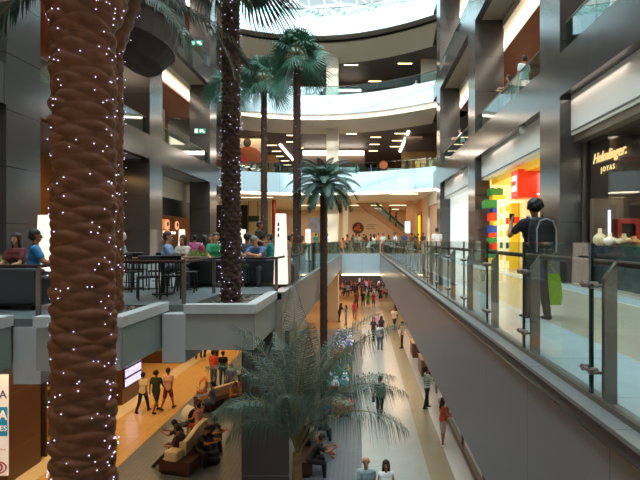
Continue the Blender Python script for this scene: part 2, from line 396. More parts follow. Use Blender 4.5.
for y in (.04, 1.29):
    MB().add([(xa-1.2, y, sl(xa-1.2)+.15), (xb+.8, y, sl(xb+.8)+.15), (xb+.8, y, sl(xb+.8)+.85), (xa-1.2, y, sl(xa-1.2)+.85)], [(0,1,2,3)]).build('glass_side', GLB, ea)
    MB().tube([(xa-1.2, y, sl(xa-1.2)+.87), (xb+.8, y, sl(xb+.8)+.87)], .05).build('handrail', BLK, ea)

# rear left shop on the camera level
struct('wall_rear_shop', MB().box(-13.6, -8.6, 47.5, 47.7, 0, 4.85), mat('gold_wall', '#d9bf8e', .5, joints=(.9, 0, 0, .05), jcol='#6b4f2c'), 'pale gold shopfront at the rear left')
for a, b in ((214, 225), (240, 247.5)):
    tag(MB().box(ax(a, 45), ax(b, 45), 45, 45.3, 0, 4.3).build('black_panel', BLK, bevel=.01), 'tall black panel at the rear left shop, %s of the pair' % ('left' if a < 230 else 'right'), 'panel', 'black panels at the rear left')
g = thing('hanging_sign', 'dark green hanging sign at the rear left shop', 'sign', (ax(253, 46.5), 46.5, 2.85))
MB().box(-.55, .55, 0, .1, 0, .55).build('board', mat('dkgreen', '#243a26', .5), g); MB().cyl((-.4, .05, .55), (-.4, .05, 2), .015).cyl((.4, .05, .55), (.4, .05, 2), .015).build('rod', BLK, g)
struct('column', MB().cyl((ax(274, 46), 46, 0), (ax(274, 46), 46, 4.85), .18, n=20), mat('red_col', '#8e2a1c', .4), 'slim dark red column at the rear left')
bp = thing('blue_poster', 'pale blue poster on a stand in the rear hall left of the white column', 'poster', (ax(314, 50), 50, 0))
MB().box(-.6, .6, 0, .06, 1.9, 3.4).build('panel', mat('bluepic', '#9fb2d8', .5, noise_amt=.25, noise_scale=2), bp); MB().box(-.5, -.42, 0, .06, 0, 1.9).box(.42, .5, 0, .06, 0, 1.9).build('leg', STEEL, bp)

# first rear gallery (z ~6): shops
Z1 = 6.05
struct('wall_gallery_shop', MB().box(-13, ax(258, 46), 46.2, 46.4, Z1, 10.7), mat('cream_shop', '#dcc9a6', .6), 'cream shop wall at the left of the first rear gallery')
mu = thing('wall_mural', 'large wall picture of a person seen from behind in the first rear gallery', 'mural', (ax(249, 46), 46.2, 0))
MB().box(-1.3, 1.3, -.05, 0, 8.0, 10.6).build('panel', mat('mural_bg', '#cdb896', .6), mu)
m = MB(); m.sph((-.2, -.07, 10.15), .36, sc=(1, .12, 1.25)); m.build('hair', mat('mural_hair', '#2a1a14'), mu)
MB().add([(-1.25, -.08, 8.05), (1.2, -.08, 8.05), (1.05, -.08, 9.2), (.6, -.08, 9.6), (.1, -.08, 9.75), (-.5, -.08, 9.75), (-1.0, -.08, 9.5), (-1.25, -.08, 9.1), (-1.25,-.06,8.05),(1.2,-.06,8.05)], [(0,1,2,3,4,5,6,7),(0,8,9,1)]).build('figure', mat('mural_skin', '#a85a30', .6), mu)
rs = tag(MB().box(ax(214, 44), ax(247, 44), 44, 44.1, 7.6, 8.5).build('red_banner', mat('redb', '#c4322a', .5), bevel=.01), 'red banner along the shop at the left of the first rear gallery', 'banner')
tp = tag(MB().box(ax(250, 47), ax(262, 52), 47.5, 47.6, Z1, 10.4).build('teal_poster', mat('teal', '#7f9f96', .5)), 'tall grey green panel beside the wall picture', 'panel')
struct('wall_gallery_shop', MB().box(ax(262, 56), ax(276, 56), 56, 56.2, Z1, 10.7), mat('tan_shop', '#b98a5c', .6), 'tan shop wall in the first rear gallery')
struct('wall_gallery_shop', MB().box(ax(302, 52), ax(365, 52), 52, 52.2, Z1, 10.0), mat('brown_shop', '#5b4a42', .5), 'dark brown wall in the middle of the first rear gallery')
struct(tr(), MB().box(ax(303, 51.8), ax(364, 51.8), 51.6, 52, 10.0, 10.35), STRIP, 'lit band above the dark brown gallery wall')
struct('wall_gallery_shop', MB().box(3.6, 8, 45.5, 45.7, Z1, 9.2), mat('ochre_shop', '#b98f55', .6), 'ochre shopfront at the right of the first rear gallery')
struct('wall_gallery_shop', MB().box(3.9, 8, 45.2, 45.4, 9.2, 10.7), mat('brown_shop', '#5b4a42'), 'dark brown header of the ochre gallery shop')
rb = thing('round_sign', 'round orange sign behind the glass of the first rear gallery', 'sign', (ax(383.5, 46), 46, EYE + 75 * 46 / 500))
MB().cyl((0, 0, 0), (0, -.12, 0), .38, n=24).build('disc', mat('orange_disc', '#e8602c', .5, emit=.3), rb); MB().box(-.03, .03, -.06, 0, -2.2, -.3).build('post', DARKM, rb)
for i, (px, w, h, c, l) in enumerate([(347, 1.4, 1.5, '#b9d4da', 'pale blue'), (364, 1.5, 1.1, '#8a9294', 'grey'), (396, 1.4, 1.4, '#c6dde2', 'white')]):
    k = thing('kiosk_counter', '%s counter standing on the first rear gallery' % l, 'counter', (ax(px, 44.5), 44.5, Z1))
    MB().box(-w/2, w/2, 0, .8, 0, h).build('body', mat('kc%d' % i, c, .4), k, bevel=.03); MB().box(-w/2-.05, w/2+.05, -.05, .85, h, h + .06).build('top', WHITEP, k, bevel=.01)
# second rear gallery (z ~12.5)
Z2 = 12.45
for i, (px, w, h, c, l) in enumerate([(343, 1.2, 1.9, '#7f9ea3', 'blue grey'), (352, 1.0, 1.7, '#5d6f76', 'dark grey'), (365, 1.3, 2.1, '#c9dfe0', 'pale'), (399, 2.0, 2.3, '#aebfc2', 'silver')]):
    k = thing('kiosk_counter', '%s display cabinet on the second rear gallery' % l, 'cabinet', (ax(px, 46.2), 46.2, Z2))
    MB().box(-w/2, w/2, 0, .8, 0, h).build('body', mat('kd%d' % i, c, .25), k, bevel=.03); MB().box(-w/2+.1, w/2-.1, -.02, 0, .4, h - .15).build('door', GLB, k)
struct('wall_gallery_shop', MB().box(ax(338, 50), ax(362, 50), 50, 50.2, Z2, 16.2), mat('brown_shop', '#5b4a42'), 'dark brown wall on the second rear gallery')
struct(tr(), MB().box(ax(338, 50), ax(361, 50), 49.9, 50, 16.0, 16.2), STRIP, 'lit edge on the second rear gallery')
struct('wall_gallery_shop', MB().box(ax(421, 44), 8, 44, 44.2, Z2, 17.1), CREAM, 'cream wall at the right of the second rear gallery')
struct('wall_gallery_shop', MB().box(-13, ax(232, 44), 44, 44.2, Z2, 15.5), mat('tan_shop', '#b98a5c'), 'tan wall at the left of the second rear gallery')

# ---------------------------------------------------------------- skylight
vs = thing('skylight_vault', 'glazed barrel vault skylight with white steel ribs over the atrium', 'skylight', (0, 0, 0))
m = MB(); g = MB(); cx = (XL + XR) / 2; hw = (XR - XL) / 2 + .3; rise = 4.2
def vp(a, y, o=0): return (cx - (hw + o) * math.cos(a), y, 23.6 + (rise + o) * math.sin(a))
y = NEAR
while y < 82:
    m.tube([vp(PI * i / 14, y) for i in range(15)], .10, n=6); y += 2.9
for i in range(1, 14): m.tube([vp(PI * i / 14, NEAR), vp(PI * i / 14, 82)], .06, n=5)
y = NEAR
while y < 82:      # cross bracing
    for i in range(2, 12, 2): m.tube([vp(PI * i / 14, y), vp(PI * (i + 1) / 14, min(82, y + 2.9))], .035, n=4)
    y += 2.9
for i in range(14): g.add([vp(PI*i/14, NEAR, .1), vp(PI*(i+1)/14, NEAR, .1), vp(PI*(i+1)/14, 82, .1), vp(PI*i/14, 82, .1)], [(0,1,2,3)])
m.build('rib', mat('white_steel', '#dfe8ea', .4), vs); g.build('glazing', glass('roof_glass', '#eef8f6', .0, .97), vs)
struct('ceiling_sun_block', MB().box(XL - 1, XR + 1, NEAR, -2, 23.5, 23.58), WHITEP, 'added solid roof over the near end, blocking sun')  # unseen solid stretch added to keep sun off the bridge front
struct('wall_near', MB().box(-16, 12, NEAR - .3, NEAR, -6.4, 24), mat('near_wall', '#d8d6d2', .6), 'end wall behind the viewer')
struct('wall_left_outer', MB().box(-18.4, -18.1, NEAR, 68, -6.4, 24), CREAM, 'outer left wall')
struct('wall_right_outer', MB().box(13.3, 13.6, NEAR, 68, -6.4, 24), CREAM, 'outer right wall')
struct('ceiling_outer', MB().box(-18.4, XL - .9, NEAR, 68, 23.6, 23.9).box(XR + .9, 13.6, NEAR, 68, 23.6, 23.9), WHITEP, 'roof over the side galleries')

# bronze bay on the left wall
by = thing('bronze_bay', 'dark bronze faceted bowl shaped bay bulging from the upper left wall', 'balcony', (XL + .1, 21.2, .35))
m = MB(); prof = [(.5, 8.15), (1.5, 8.35), (2.05, 9.0), (2.1, 9.08), (2.35, 9.9), (2.4, 9.98), (2.55, 10.9), (2.6, 11.0), (2.6, 12.6)]
n = 14; V = []
for r, z in prof:
    for i in range(n + 1):
        a = -PI / 2 + PI * i / n; V.append((r * math.cos(a) * .85, r * 1.35 * math.sin(a), z))
F = []
for k in range(len(prof) - 1):
    for i in range(n): F.append((k*(n+1)+i, k*(n+1)+i+1, (k+1)*(n+1)+i+1, (k+1)*(n+1)+i))
F += [tuple(range(n, -1, -1)), tuple(range((len(prof)-1)*(n+1), len(prof)*(n+1)))]
F += [tuple([k*(n+1) for k in range(len(prof))]), tuple([k*(n+1)+n for k in range(len(prof)-1, -1, -1)])]
m.add(V, F); m.build('shell', mat('bay_bronze', '#2a1c17', .75, noise_amt=.1, noise_scale=3), by)
m = MB()
for r, z in ((2.08, 9.04), (2.38, 9.94)):
    m.tube([(r * .86 * math.cos(-PI/2 + PI*i/14), r * 1.36 * math.sin(-PI/2 + PI*i/14), z) for i in range(15)], .035, n=6)
m.build('band', BRONZE, by)
# exit signs on left columns
for px, py, l in ((200, 131, 'lower'), (197, 43, 'upper')):
    s = thing('exit_sign', 'small green and white exit sign on the farthest left column, %s of two' % l, 'sign', (ax(px, 33.17), 33.17, EYE + (240 - py) * 33.17 / 500))
    MB().box(-.36, .36, -.03, .02, -.17, .17).build('plate', mat('sign_green', '#1d7a58', .5, emit=.4), s)
    MB().box(-.34, -.14, -.04, -.03, -.13, .13).build('arrow_panel', mat('sign_white', '#e8fff4', .5, emit=.6), s)
    MB().box(.0, .07, -.04, -.03, -.1, .1).box(.06, .22, -.04, -.03, -.03, .1).box(.2, .3, -.04, -.03, -.12, -.02).build('symbol', mat('sign_white', '#e8fff4', .5, emit=.6), s)

# ---------------------------------------------------------------- right shops at camera level
def bulk(y0, y1, lab):
    struct('wall_bulkhead', MB().box(5.6, 6.0, y0, y1, 3.95, 5.0), WHITEP, lab)
    struct('wall_bulkhead', MB().box(5.58, 5.62, y0, y1, 4.02, 4.06), mat('shadow_groove', '#6d6a67'), 'groove line of the bulkhead')
bulk(4.8, 13.4, 'white bulkhead above the jewellery shop'); bulk(14.9, 23.45, 'white bulkhead above the toy shop'); bulk(24.95, 33.95, 'white bulkhead above the white shop')
struct(tr(), MB().box(5.66, 5.95, 4.8, 13.4, 3.75, 3.95), STEEL, 'grey frame under the first bulkhead')
# jewellery shop
struct('wall_shop_base', MB().box(5.9, 6.1, 4.8, 13.4, 0, 1.0), mat('shop_base', '#28383c', .15, noise_amt=.2, noise_scale=1), 'dark glossy base of the jewellery window')
struct('window_1', MB().box(5.95, 5.98, 4.8, 13.3, 1.0, 3.75), SHOPGL, 'shop window of the jewellery shop')
struct(tr(), MB().box(5.9, 6.02, 13.3, 13.4, 0, 3.95), STEEL, 'window frame post')
struct('floor_shop_window', MB().box(6.1, 7.6, 4.8, 13.4, .9, 1.02), mat('win_floor', '#c9b48a', .5), 'raised floor of the jewellery window')
struct('wall_shop_inner', MB().box(9.5, 9.7, 4, 13.5, 0, 5), mat('shop_dark', '#2b211d', .6), 'dark rear wall of the jewellery shop')
struct('wall_shop_inner', MB().box(6.0, 10, 13.1, 13.3, 0, 5), mat('shop_dark', '#2b211d', .6), 'dark side wall of the jewellery shop')
struct('ceiling_shop', MB().box(6.0, 10, 4, 13.4, 3.9, 4), mat('shop_dark', '#2b211d', .6), 'dark ceiling of the jewellery shop')
st = thing('shop_sign', 'gold script shop sign in the dark jewellery window', 'sign', (5.92, 12.0, 3.12))
GOLD = mat('gold_letters', '#e6c98a', .35, metal=.3, emit=.5)
text('Helmlinger.', GOLD, .35, (0, 0, .08), (PI/2, 0, -PI/2), st, 'lettering', .012, .35, bold=.004)
text('J O Y A S', GOLD, .17, (0, .05, -.24), (PI/2, 0, -PI/2), st, 'lettering', .01, 0)
cl = thing('cove_lamp', 'long white lamp under the ceiling of the jewellery shop', 'lamp', (7.2, 10.6, 2.55))
MB().box(-.25, .25, -2.2, 1.6, 0, .1).build('housing', WHITEP, cl); MB().box(-.22, .22, -2.15, 1.55, -.02, 0).build('diffuser', STRIP, cl)
m = MB()
for k in range(40): 
    y = 8.2 + k * .07; m.tube([(8.6 + .05 * math.sin(k * 1.7), y, 1.0), (8.6 + .05 * math.sin(k * 1.7), y, 3.9)], .045, n=6)
tag(m.build('curtain', mat('curtain', '#a8946a', .8), smooth=True), 'beige pleated curtain inside the jewellery shop', 'curtain')
def bust(px, Y, h, col, lab, k):
    t = thing('jewellery_bust', lab, 'display bust', (ax(px, Y), Y, 1.02), group=None)
    mm = MB(); mm.lathe([(.06, 0), (.10, .02), (.15, .06), (.17, h * .35), (.14, h * .55), (.05, h * .7), (.045, h)], 16)
    mm.build('stand', mat('bust%d' % k, col, .6), t, smooth=True)
    mm = MB(); mm.tube([(.11 * math.cos(a), -.02 + .1 * math.sin(a), h * .55 - .06 * math.sin(-a)) for a in [2 * PI * i / 16 for i in range(17)]], .012, n=5); mm.build('necklace', mat('gold_j', '#d9b45a', .2, metal=1), t)
for k, (px, Y, h, c, l) in enumerate([(600, 12.4, .42, '#d9c9a0', 'tall cream jewellery bust at the left end of the shop window'), (610, 12.0, .3, '#f0e2d4', 'white low jewellery bust beside the tall cream one'), (624, 11.6, .28, '#e8d2a8', 'cream jewellery bust in front of the red box'), (634, 11.3, .22, '#c98f5a', 'tan jewellery bust right of the red box'), (618, 12.3, .2, '#b8643c', 'small red brown bust left of the red box')]): bust(px, Y, h, c, l, k)
rx = thing('red_box', 'red square display box with a dark opening in the jewellery window', 'display box', (ax(629, 12.2), 12.2, 1.05))
MB().box(-.27, .27, 0, .3, 0, .08).box(-.27, .27, 0, .3, .5, .62).box(-.27, -.17, 0, .3, .08, .5).box(.17, .27, 0, .3, .08, .5).build('frame', mat('redbox', '#8f2418', .4), rx, bevel=.01)
MB().box(-.17, .17, .1, .3, .08, .5).build('inner', BLK, rx)
dp = thing('display_cabinet', 'pale display cabinet behind the busts in the jewellery shop', 'cabinet', (ax(604, 12.9), 12.9, 1.02))
MB().box(-.3, .5, 0, .12, 0, 1.2).build('panel', mat('dcab', '#6e6258', .4), dp); MB().box(.1, .16, -.03, 0, .1, .9).build('lamp_tube', glow('tubeblue', '#cfe0ff', 2.0), dp)

# toy shop
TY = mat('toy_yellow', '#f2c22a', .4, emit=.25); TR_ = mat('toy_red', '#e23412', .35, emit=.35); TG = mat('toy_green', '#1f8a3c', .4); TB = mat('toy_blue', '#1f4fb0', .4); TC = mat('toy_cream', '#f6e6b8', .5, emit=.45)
struct('wall_toy_shop', MB().box(7.6, 7.8, 14.9, 23.45, 0, 3.95), TC, 'cream lit interior wall of the toy shop')
struct('wall_toy_shop', MB().box(6.0, 7.8, 23.2, 23.45, 0, 3.95), TC, 'cream lit end wall of the toy shop')
struct('ceiling_toy_shop', MB().box(6.0, 7.8, 14.9, 23.45, 3.7, 3.95), TY, 'yellow band and ceiling of the toy shop')
struct('window_2', MB().box(6.1, 6.13, 14.9, 20, 0, 3.7), SHOPGL, 'glass of the toy shop')
bx_ = thing('red_sign_box', 'big red orange cube sign hanging over the toy shop entrance', 'sign', (5.75, 18.4, 2.72))
MB().box(0, .85, 0, .9, 0, 1.05).build('cube', TR_, bx_, bevel=.03); MB().box(.95, 1.7, 0, .9, 0, 1.05).build('cube', TR_, bx_, bevel=.03)
MB().box(-.02, 0, .15, .75, .25, .85).build('logo_plate', mat('logo_white', '#f4e6dc', .5, emit=.4), bx_, bevel=.005)
text('LEGO', mat('logo_red', '#c2201a', .5, emit=.2), .2, (-.035, .45, .55), (PI/2, 0, -PI/2), bx_, 'logo_letters', .006, .1, bold=.008)
bc = thing('brick_column', 'stack of giant coloured toy bricks at the edge of the toy shop', 'toy brick stack', (ax(495, 22.6), 22.6, 0))
zz = 0; seq = [(TY,0,.5),(TG,-.1,.5),(TR_,.1,.4),(TG,-.05,.35),(TR_,.05,.3),(TB,0,.45),(TY,.12,.3),(TR_,0,.5),(TB,.1,.3),(TG,-.25,.5),(TY,.1,.3),(TG,.0,.42)]
for c, dx, h in seq:
    h *= .72
    mm = MB(); mm.box(-.28 + dx, .28 + dx, -.3, .3, zz, zz + h - .02)
    for sx in (-.14, .14):
        for sy in (-.15, .15): mm.cyl((sx + dx, sy, zz + h - .03), (sx + dx, sy, zz + h + .02), .07, n=10)
    mm.build('brick', c, bc); zz += h
for i, (px, Y, w, z0, z1, c, l) in enumerate([(503, 21.5, .35, 0, 2.9, TC, 'tall cream lit shelf unit in the toy shop, left one'), (508.5, 20.4, .3, 0, 2.7, TC, 'tall cream lit shelf unit in the toy shop, right one'), (515.5, 19.6, .35, 0, 2.6, TY, 'tall yellow shelf unit in the toy shop doorway')]):
    t = thing('shelf_unit', l, 'shelf', (ax(px, Y), Y, 0)); MB().box(-w/2, w/2, 0, .3, z0, z1).build('body', c, t, bevel=.01)
    for q in range(5):
        MB().box(-w/2 + .04, w/2 - .04, -.05, 0, .3 + q * .5, .55 + q * .5).build('toy_pack', [TR_, TG, TB, TY, TR_][(q + i) % 5] if q % 2 else TY, t)
# white shop
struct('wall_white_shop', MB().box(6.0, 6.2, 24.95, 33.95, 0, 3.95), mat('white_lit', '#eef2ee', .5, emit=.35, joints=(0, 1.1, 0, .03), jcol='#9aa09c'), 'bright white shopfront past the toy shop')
struct('wall_last_shop', MB().box(5.75, 5.95, 35.45, 37.4, 0, 4.85), mat('brown_glass', '#5c4638', .2), 'brown shopfront beyond the farthest column')
struct(tr(), MB().box(5.5, 5.7, 35.5, 41.5, 3.9, 4.85), CREAM, 'cream beam beyond the farthest right column')
# security cameras under fascia
for i, (Y, l) in enumerate([(17.0, 'white dome camera under the fascia before the toy shop'), (27.5, 'white dome camera under the fascia further along')]):
    t = thing('security_camera', l, 'camera', (5.45, Y, 5.0)); MB().box(-.08, .08, -.08, .08, -.06, 0).build('mount', WHITEP, t); MB().sph((0, 0, -.12), .11).build('dome', WHITEP, t, smooth=True)

# ---------------------------------------------------------------- left shops behind the terrace
struct('wall_left_shop', MB().box(-14.2, -14, NEAR, 41, 0, 5), mat('shop_warm_wall', '#a0632e', .6), 'warm wall of the left shops')
struct('wall_left_shop', MB().box(-14, -11.4, 24.4, 24.6, 0, 5), mat('shop_dark', '#2b211d', .6), 'partition between the left shops')
struct('wall_left_band', MB().box(-12.2, -12, 25.3, 38, 2.65, 3.75), BLK, 'black band above the food counter')
struct('wall_left_band', MB().box(-12.2, -12, 25.3, 41, 3.75, 5), CREAM, 'cream band above the black sign band')
fk = thing('food_kiosk', 'warm lit food kiosk counter with menu boards behind the terrace', 'kiosk', (-12.9, 32.6, 0))
MB().box(-.4, .4, -3, 3, 0, 1.15).build('counter', mat('kiosk_wood', '#6e4526', .4), fk, bevel=.02)
MB().box(-.9, -.8, -3, 3, 1.15, 2.6).build('lit_wall', mat('kiosk_lit', '#d98a4a', .5, emit=.5, noise_amt=.5, noise_scale=4), fk)
for q in range(3): MB().box(-.7, -.3, -3, 3, 1.3 + q * .28, 1.34 + q * .28).build('shelf', mat('kiosk_wood', '#6e4526'), fk)
for y, r in ((.2, .34), (1.9, .3)):
    b_ = MB().cyl((.1, y, 2.15), (.16, y, 2.15), r, n=24).build('round_menu_sign', mat('menu_glow', '#e9976a', .5, emit=.8), fk)
    MB().cyl((.16, y, 2.2), (.18, y, 2.2), r * .45, n=16).build('sign_face', mat('menu_dark', '#5a1c10', .5), b_)
m = MB()
for q in range(9): m.box(.1, .13, -2.2 + q * .45, -1.95 + q * .45, 1.55, 1.72)
m.build('price_labels', mat('menu_white', '#fff2e4', .5, emit=1.0), fk)
# ---------------------------------------------------------------- right glass railing
def pane(t, x0, x1, y0, y1, z0, z1): MB().box(x0, x1, y0, y1, z0, z1).build('glass_pane', GL, t)
rl = thing('glass_railing', 'long glass railing with steel posts along the right walkway', 'railing', (1.72, 0, 0))
posts = [2.0 + 1.5 * i for i in range(27)]
for i, y in enumerate(posts):
    m = MB(); m.add([(-.04, y-.035, 0), (.05, y-.035, 0), (.05, y-.035, 1.0), (-.04, y-.035, .88), (-.04, y+.005, 0), (.05, y+.005, 0), (.05, y+.005, 1.0), (-.04, y+.005, .88)],
        [(0,1,2,3),(7,6,5,4),(0,4,5,1),(1,5,6,2),(2,6,7,3),(3,7,4,0)]); m.build('post', STEEL, rl)
    if i < len(posts) - 1:
        pane(rl, -.075, -.06, y + .12, y + 1.5 + .09, .05, 1.13)
        MB().box(-.078, -.058, y + .085, y + .12, .05, 1.13).build('glass_edge', GEDGE, rl)
    for z in (.22, .83):
        MB().cyl((-.1, y + .02, z), (-.1, y + .19, z), .016, n=8).cyl((-.1, y, z), (0, y, z), .012, n=8).cyl((-.11, y + .16, z), (-.05, y + .16, z), .025, n=10).cyl((-.11, y + .05, z), (-.05, y + .05, z), .025, n=10).build('clamp', STEEL, rl)
MB().tube([(.1, 2, .98), (.1, 41, .98)], .025, n=10).build('handrail', HRAIL, rl)
MB().box(-.085, -.05, 1.9, 41.2, -.0, .05).build('base_channel', STEEL, rl)
# left glass railing over the void
rl2 = thing('glass_railing', 'glass railing along the right edge of the cafe terrace', 'railing', (-1.78, 12.3, 0))
for i in range(20):
    y = i * 1.5
    MB().box(-.03, .03, y - .02, y + .02, 0, 1.0).build('post', STEEL, rl2)
    if i < 19: MB().box(.04, .055, y + .06, y + 1.44, .05, 1.05).build('glass_pane', GLB, rl2)
MB().tube([(-.06, 0, .95), (-.06, 28.5, .95)], .025).build('handrail', HRAIL, rl2)
# bridge railing
rl3 = thing('glass_railing', 'glass railing across the bridge', 'railing', (0, 41.65, 0))
for i in range(5):
    x = -1.6 + i * .76
    MB().box(x - .03, x + .03, 0, .04, 0, 1.05).build('post', STEEL, rl3)
    if i < 4: MB().box(x + .04, x + .72, -.02, -.005, .05, 1.08).build('glass_pane', GLB, rl3)
MB().tube([(-1.65, .05, 1.08), (1.5, .05, 1.08)], .03).build('handrail', HRAIL, rl3)
# terrace wood handrail, staggered
def rail(pts, label, extra=()):
    t = thing('terrace_railing', label, 'railing', (0, 0, 0))
    for a, b in zip(pts[:-1], pts[1:]):
        MB().tube([(a[0], a[1], .76), (b[0], b[1], .76)], .028, n=10).build('handrail', HRAIL, t)
        L = math.dist(a, b); n = max(1, round(L / 1.35))
        for k in range(n + (1 if b == pts[-1] else 0)):
            x = a[0] + (b[0] - a[0]) * k / n; y = a[1] + (b[1] - a[1]) * k / n
            MB().box(x - .035, x + .035, y - .012, y + .012, 0, .76).build('post', STEEL, t)
    return t
rail([(-9.5, 7.45), (-4.82, 7.45), (-4.82, 8.98), (-3.2, 8.98), (-3.2, 10.8), (-1.85, 10.8), (-1.85, 12.1)], 'low railing with brown wooden handrail around the cafe terrace')

# planters and piers
def planter(x0, x1, y0, y1, lab, open_left=True):
    t = thing('planter_box', lab, 'planter', (x0, y0, 0))
    w, d = x1 - x0, y1 - y0
    MB().box(0, w, 0, .06, -.72, -.1).box(w - .06, w, .06, d, -.72, -.1).box(0, .06, .06, d, -.72, -.1).box(.06, w - .06, .06, d, -.72, -.6).build('panel', GPAN2, t)
    MB().box(w, w + .012, .05, d, -.7, -.12).build('side_band', PLBAND, t)
    MB().box(-.02, w + .05, -.05, .14, -.1, .06).box(w - .14, w + .05, .14, d, -.1, .06).build('rim', PRIM, t, bevel=.008)
    MB().box(.05, w - .05, .05, d - .01, -.6, -.08).build('soil', mat('soil', '#3c332c', .9), t)
    m = MB(); rr = random.Random(int(x0 * 100))
    for _ in range(260):
        x, y = rr.uniform(.14, w - .18), rr.uniform(.18, d - .08); r = rr.uniform(.03, .07)
        m.sph((x, y, -.06 + rr.uniform(0, .04)), r, 6, 4, rr.choice([0, 0, 1, 2]), (1, rr.uniform(.6, 1), .55))
    o = m.build('pebbles', [mat('peb1', '#6d625a', .7), mat('peb2', '#94897f', .7), mat('peb3', '#453c37', .7)], t, smooth=True); tag(o, kind='stuff')
planter(-4.66, -3.46, 7.15, 8.84, 'grey planter box with pebbles behind the biggest palm trunk')
planter(-3.0, -1.85, 8.5, 10.64, 'grey planter box with pebbles around the tall lit palm beside the sofas')
planter(-7.6, -5.12, 5.7, 7.29, 'grey planter box at the far left in front of the dark sofa')
for i, (x0, x1, y, l) in enumerate([(-5.08, -4.68, 7.28, 'left'), (-3.42, -3.02, 8.55, 'right')]):
    struct('wall_pier_%s' % l, MB().box(x0, x1, y, y + .9, -.95, -.12), mat('pier_grey', '#cfcfd1', .45), 'pale pier between the planters, %s one' % l)
struct('column', MB().box(-2.65, -1.6, 11, 12.3, -6, -.85), STONE, 'dark stone clad column below the terrace')

# lit pillars
PT = mat('ink', '#2a2220')
for px, Y, h, l in [(47, 10.3, 1.66, 'lit white pillar at the far left beside the biggest trunk'), (182, 26, 1.7, 'lit white pillar in front of the food kiosk'), (243, 26, 1.7, 'lit white pillar right of the tall lit palm'), (281, 12.0, 1.78, 'large lit white pillar with dark marks at the end of the terrace railing'), (308, 26, 1.72, 'lit white pillar by the rear glass railing of the terrace')]:
    t = thing('lit_pillar', l, 'lamp', (ax(px, Y), Y, 0), group='lit pillars')
    w = .15 if h > 1.75 else .16
    m = MB(); m.add([(-w, -w, .1), (w, -w, .1), (w, w, .1), (-w, w, .1), (-w*.72, -w*.72, h), (w*.72, -w*.72, h), (w*.72, w*.72, h), (-w*.72, w*.72, h)], [(0,3,2,1),(4,5,6,7),(0,1,5,4),(1,2,6,5),(2,3,7,6),(3,0,4,7)])
    m.build('lantern', PILL, t); MB().box(-w, w, -w, w, 0, .1).build('base', BRONZE, t)
    if px > 250:
        f = -w * .8; m = MB()
        for dz in (0, .12, .26): m.box(-.06, -.02, f - .02, f, h - .3 - dz, h - .22 - dz)
        m.build('mark', PT, t)

# ---------------------------------------------------------------- cafe furniture
def sofa(x, y, w, rz, lab):
    t = thing('sofa', lab, 'sofa', (x, y, 0), rz, 'dark cafe sofas'); L = mat('sofa_leather', '#20262b', .35, noise_amt=.1)
    MB().box(-w/2, w/2, .0, .8, .08, .38).build('seat', L, t, bevel=.04)
    MB().box(-w/2, w/2, -.22, .05, .08, .68).build('backrest', L, t, bevel=.05)
    for s in (-1, 1): MB().box(s*w/2 - .09, s*w/2 + .09, -.22, .82, .08, .56).build('armrest', L, t, bevel=.05)
    n = max(1, int(w / .7))
    for k in range(n): MB().box(-w/2 + .1 + k*(w-.2)/n, -w/2 + .08 + (k+1)*(w-.2)/n, .05, .78, .38, .46).build('cushion', L, t, bevel=.03)
    for a in (-w/2 + .08, w/2 - .08):
        for b in (-.15, .72): MB().cyl((a, b, 0), (a, b, .08), .03).build('leg', DARKM, t)
sofa(-6.3, 8.35, 2.0, 0, 'long dark sofa at the far left behind the railing')
sofa(-3.55, 12.4, 1.35, 0, 'dark sofa left of the tall lit palm')
sofa(-2.35, 12.6, 1.15, 0, 'dark sofa right of the tall lit palm beside the lit pillar')
def chair_parts():
    t = thing('cafe_chair', 'dark cafe chair', 'chair'); W = mat('chair_dark', '#191614', .4)
    MB().box(-.2, .2, -.2, .2, .42, .46).build('seat', W, t, bevel=.01)
    for sx in (-.18, .18):
        MB().tube([(sx, .18, 0), (sx, .17, .43)], .017, n=6).build('leg', W, t)
        MB().tube([(sx * 1.05, -.24, 0), (sx, -.18, .45)], .017, n=6).build('leg', W, t)
    MB().tube([(-.18, -.18, .45), (-.19, -.25, .84)], .016, n=6).tube([(.18, -.18, .45), (.19, -.25, .84)], .016, n=6).tube([(-.2, -.25, .84), (.2, -.25, .84)], .016, n=6).build('back_frame', W, t)
    m = MB(); m.box(-.19, .19, -.255, -.235, .74, .84)
    for k in range(4): m.box(-.13 + k*.08, -.11 + k*.08, -.235, -.22, .46, .76)
    m.build('backrest', W, t)
    MB().tube([(-.19, 0, .2), (.19, 0, .2)], .01, n=5).build('stretcher', W, t)
    return t
ch = chair_parts(); first = [1]
def chair(px, Y, rz, lab):
    o = ch if first[0] else copy_tree(ch); first[0] = 0
    o.location = (ax(px, Y), Y, 0); o.rotation_euler.z = rz; o['label'] = lab; o['group'] = 'dark cafe chairs'
chair(148, 9.75, .5, 'dark cafe chair nearest the railing corner, back toward the front palm')
chair(174, 9.95, .1, 'dark cafe chair seen through the railing below the man in blue grey')
chair(187, 11.0, -1.4, 'dark cafe chair at the right of the first table')
chair(131, 11.2, -.2, 'dark cafe chair directly right of the biggest trunk, front one')
chair(137, 12.2, .2, 'dark cafe chair right of the biggest trunk, rear one')
chair(160, 11.6, PI, 'dark cafe chair on the far side of the first table')
tb = thing('cafe_table', 'cafe table', 'table'); MB().box(-.36, .36, -.36, .36, .70, .74).build('tabletop', mat('table_wood', '#5a3b2a', .35), tb, bevel=.008)
MB().cyl((0, 0, .03), (0, 0, .7), .035).build('pedestal', DARKM, tb); MB().cyl((0, 0, 0), (0, 0, .03), .22, n=16).build('base', DARKM, tb)
tb.location = (ax(163, 10.6), 10.6, 0); tb['label'] = 'square cafe table nearest the railing, between the first chairs'; tb['group'] = 'cafe tables'
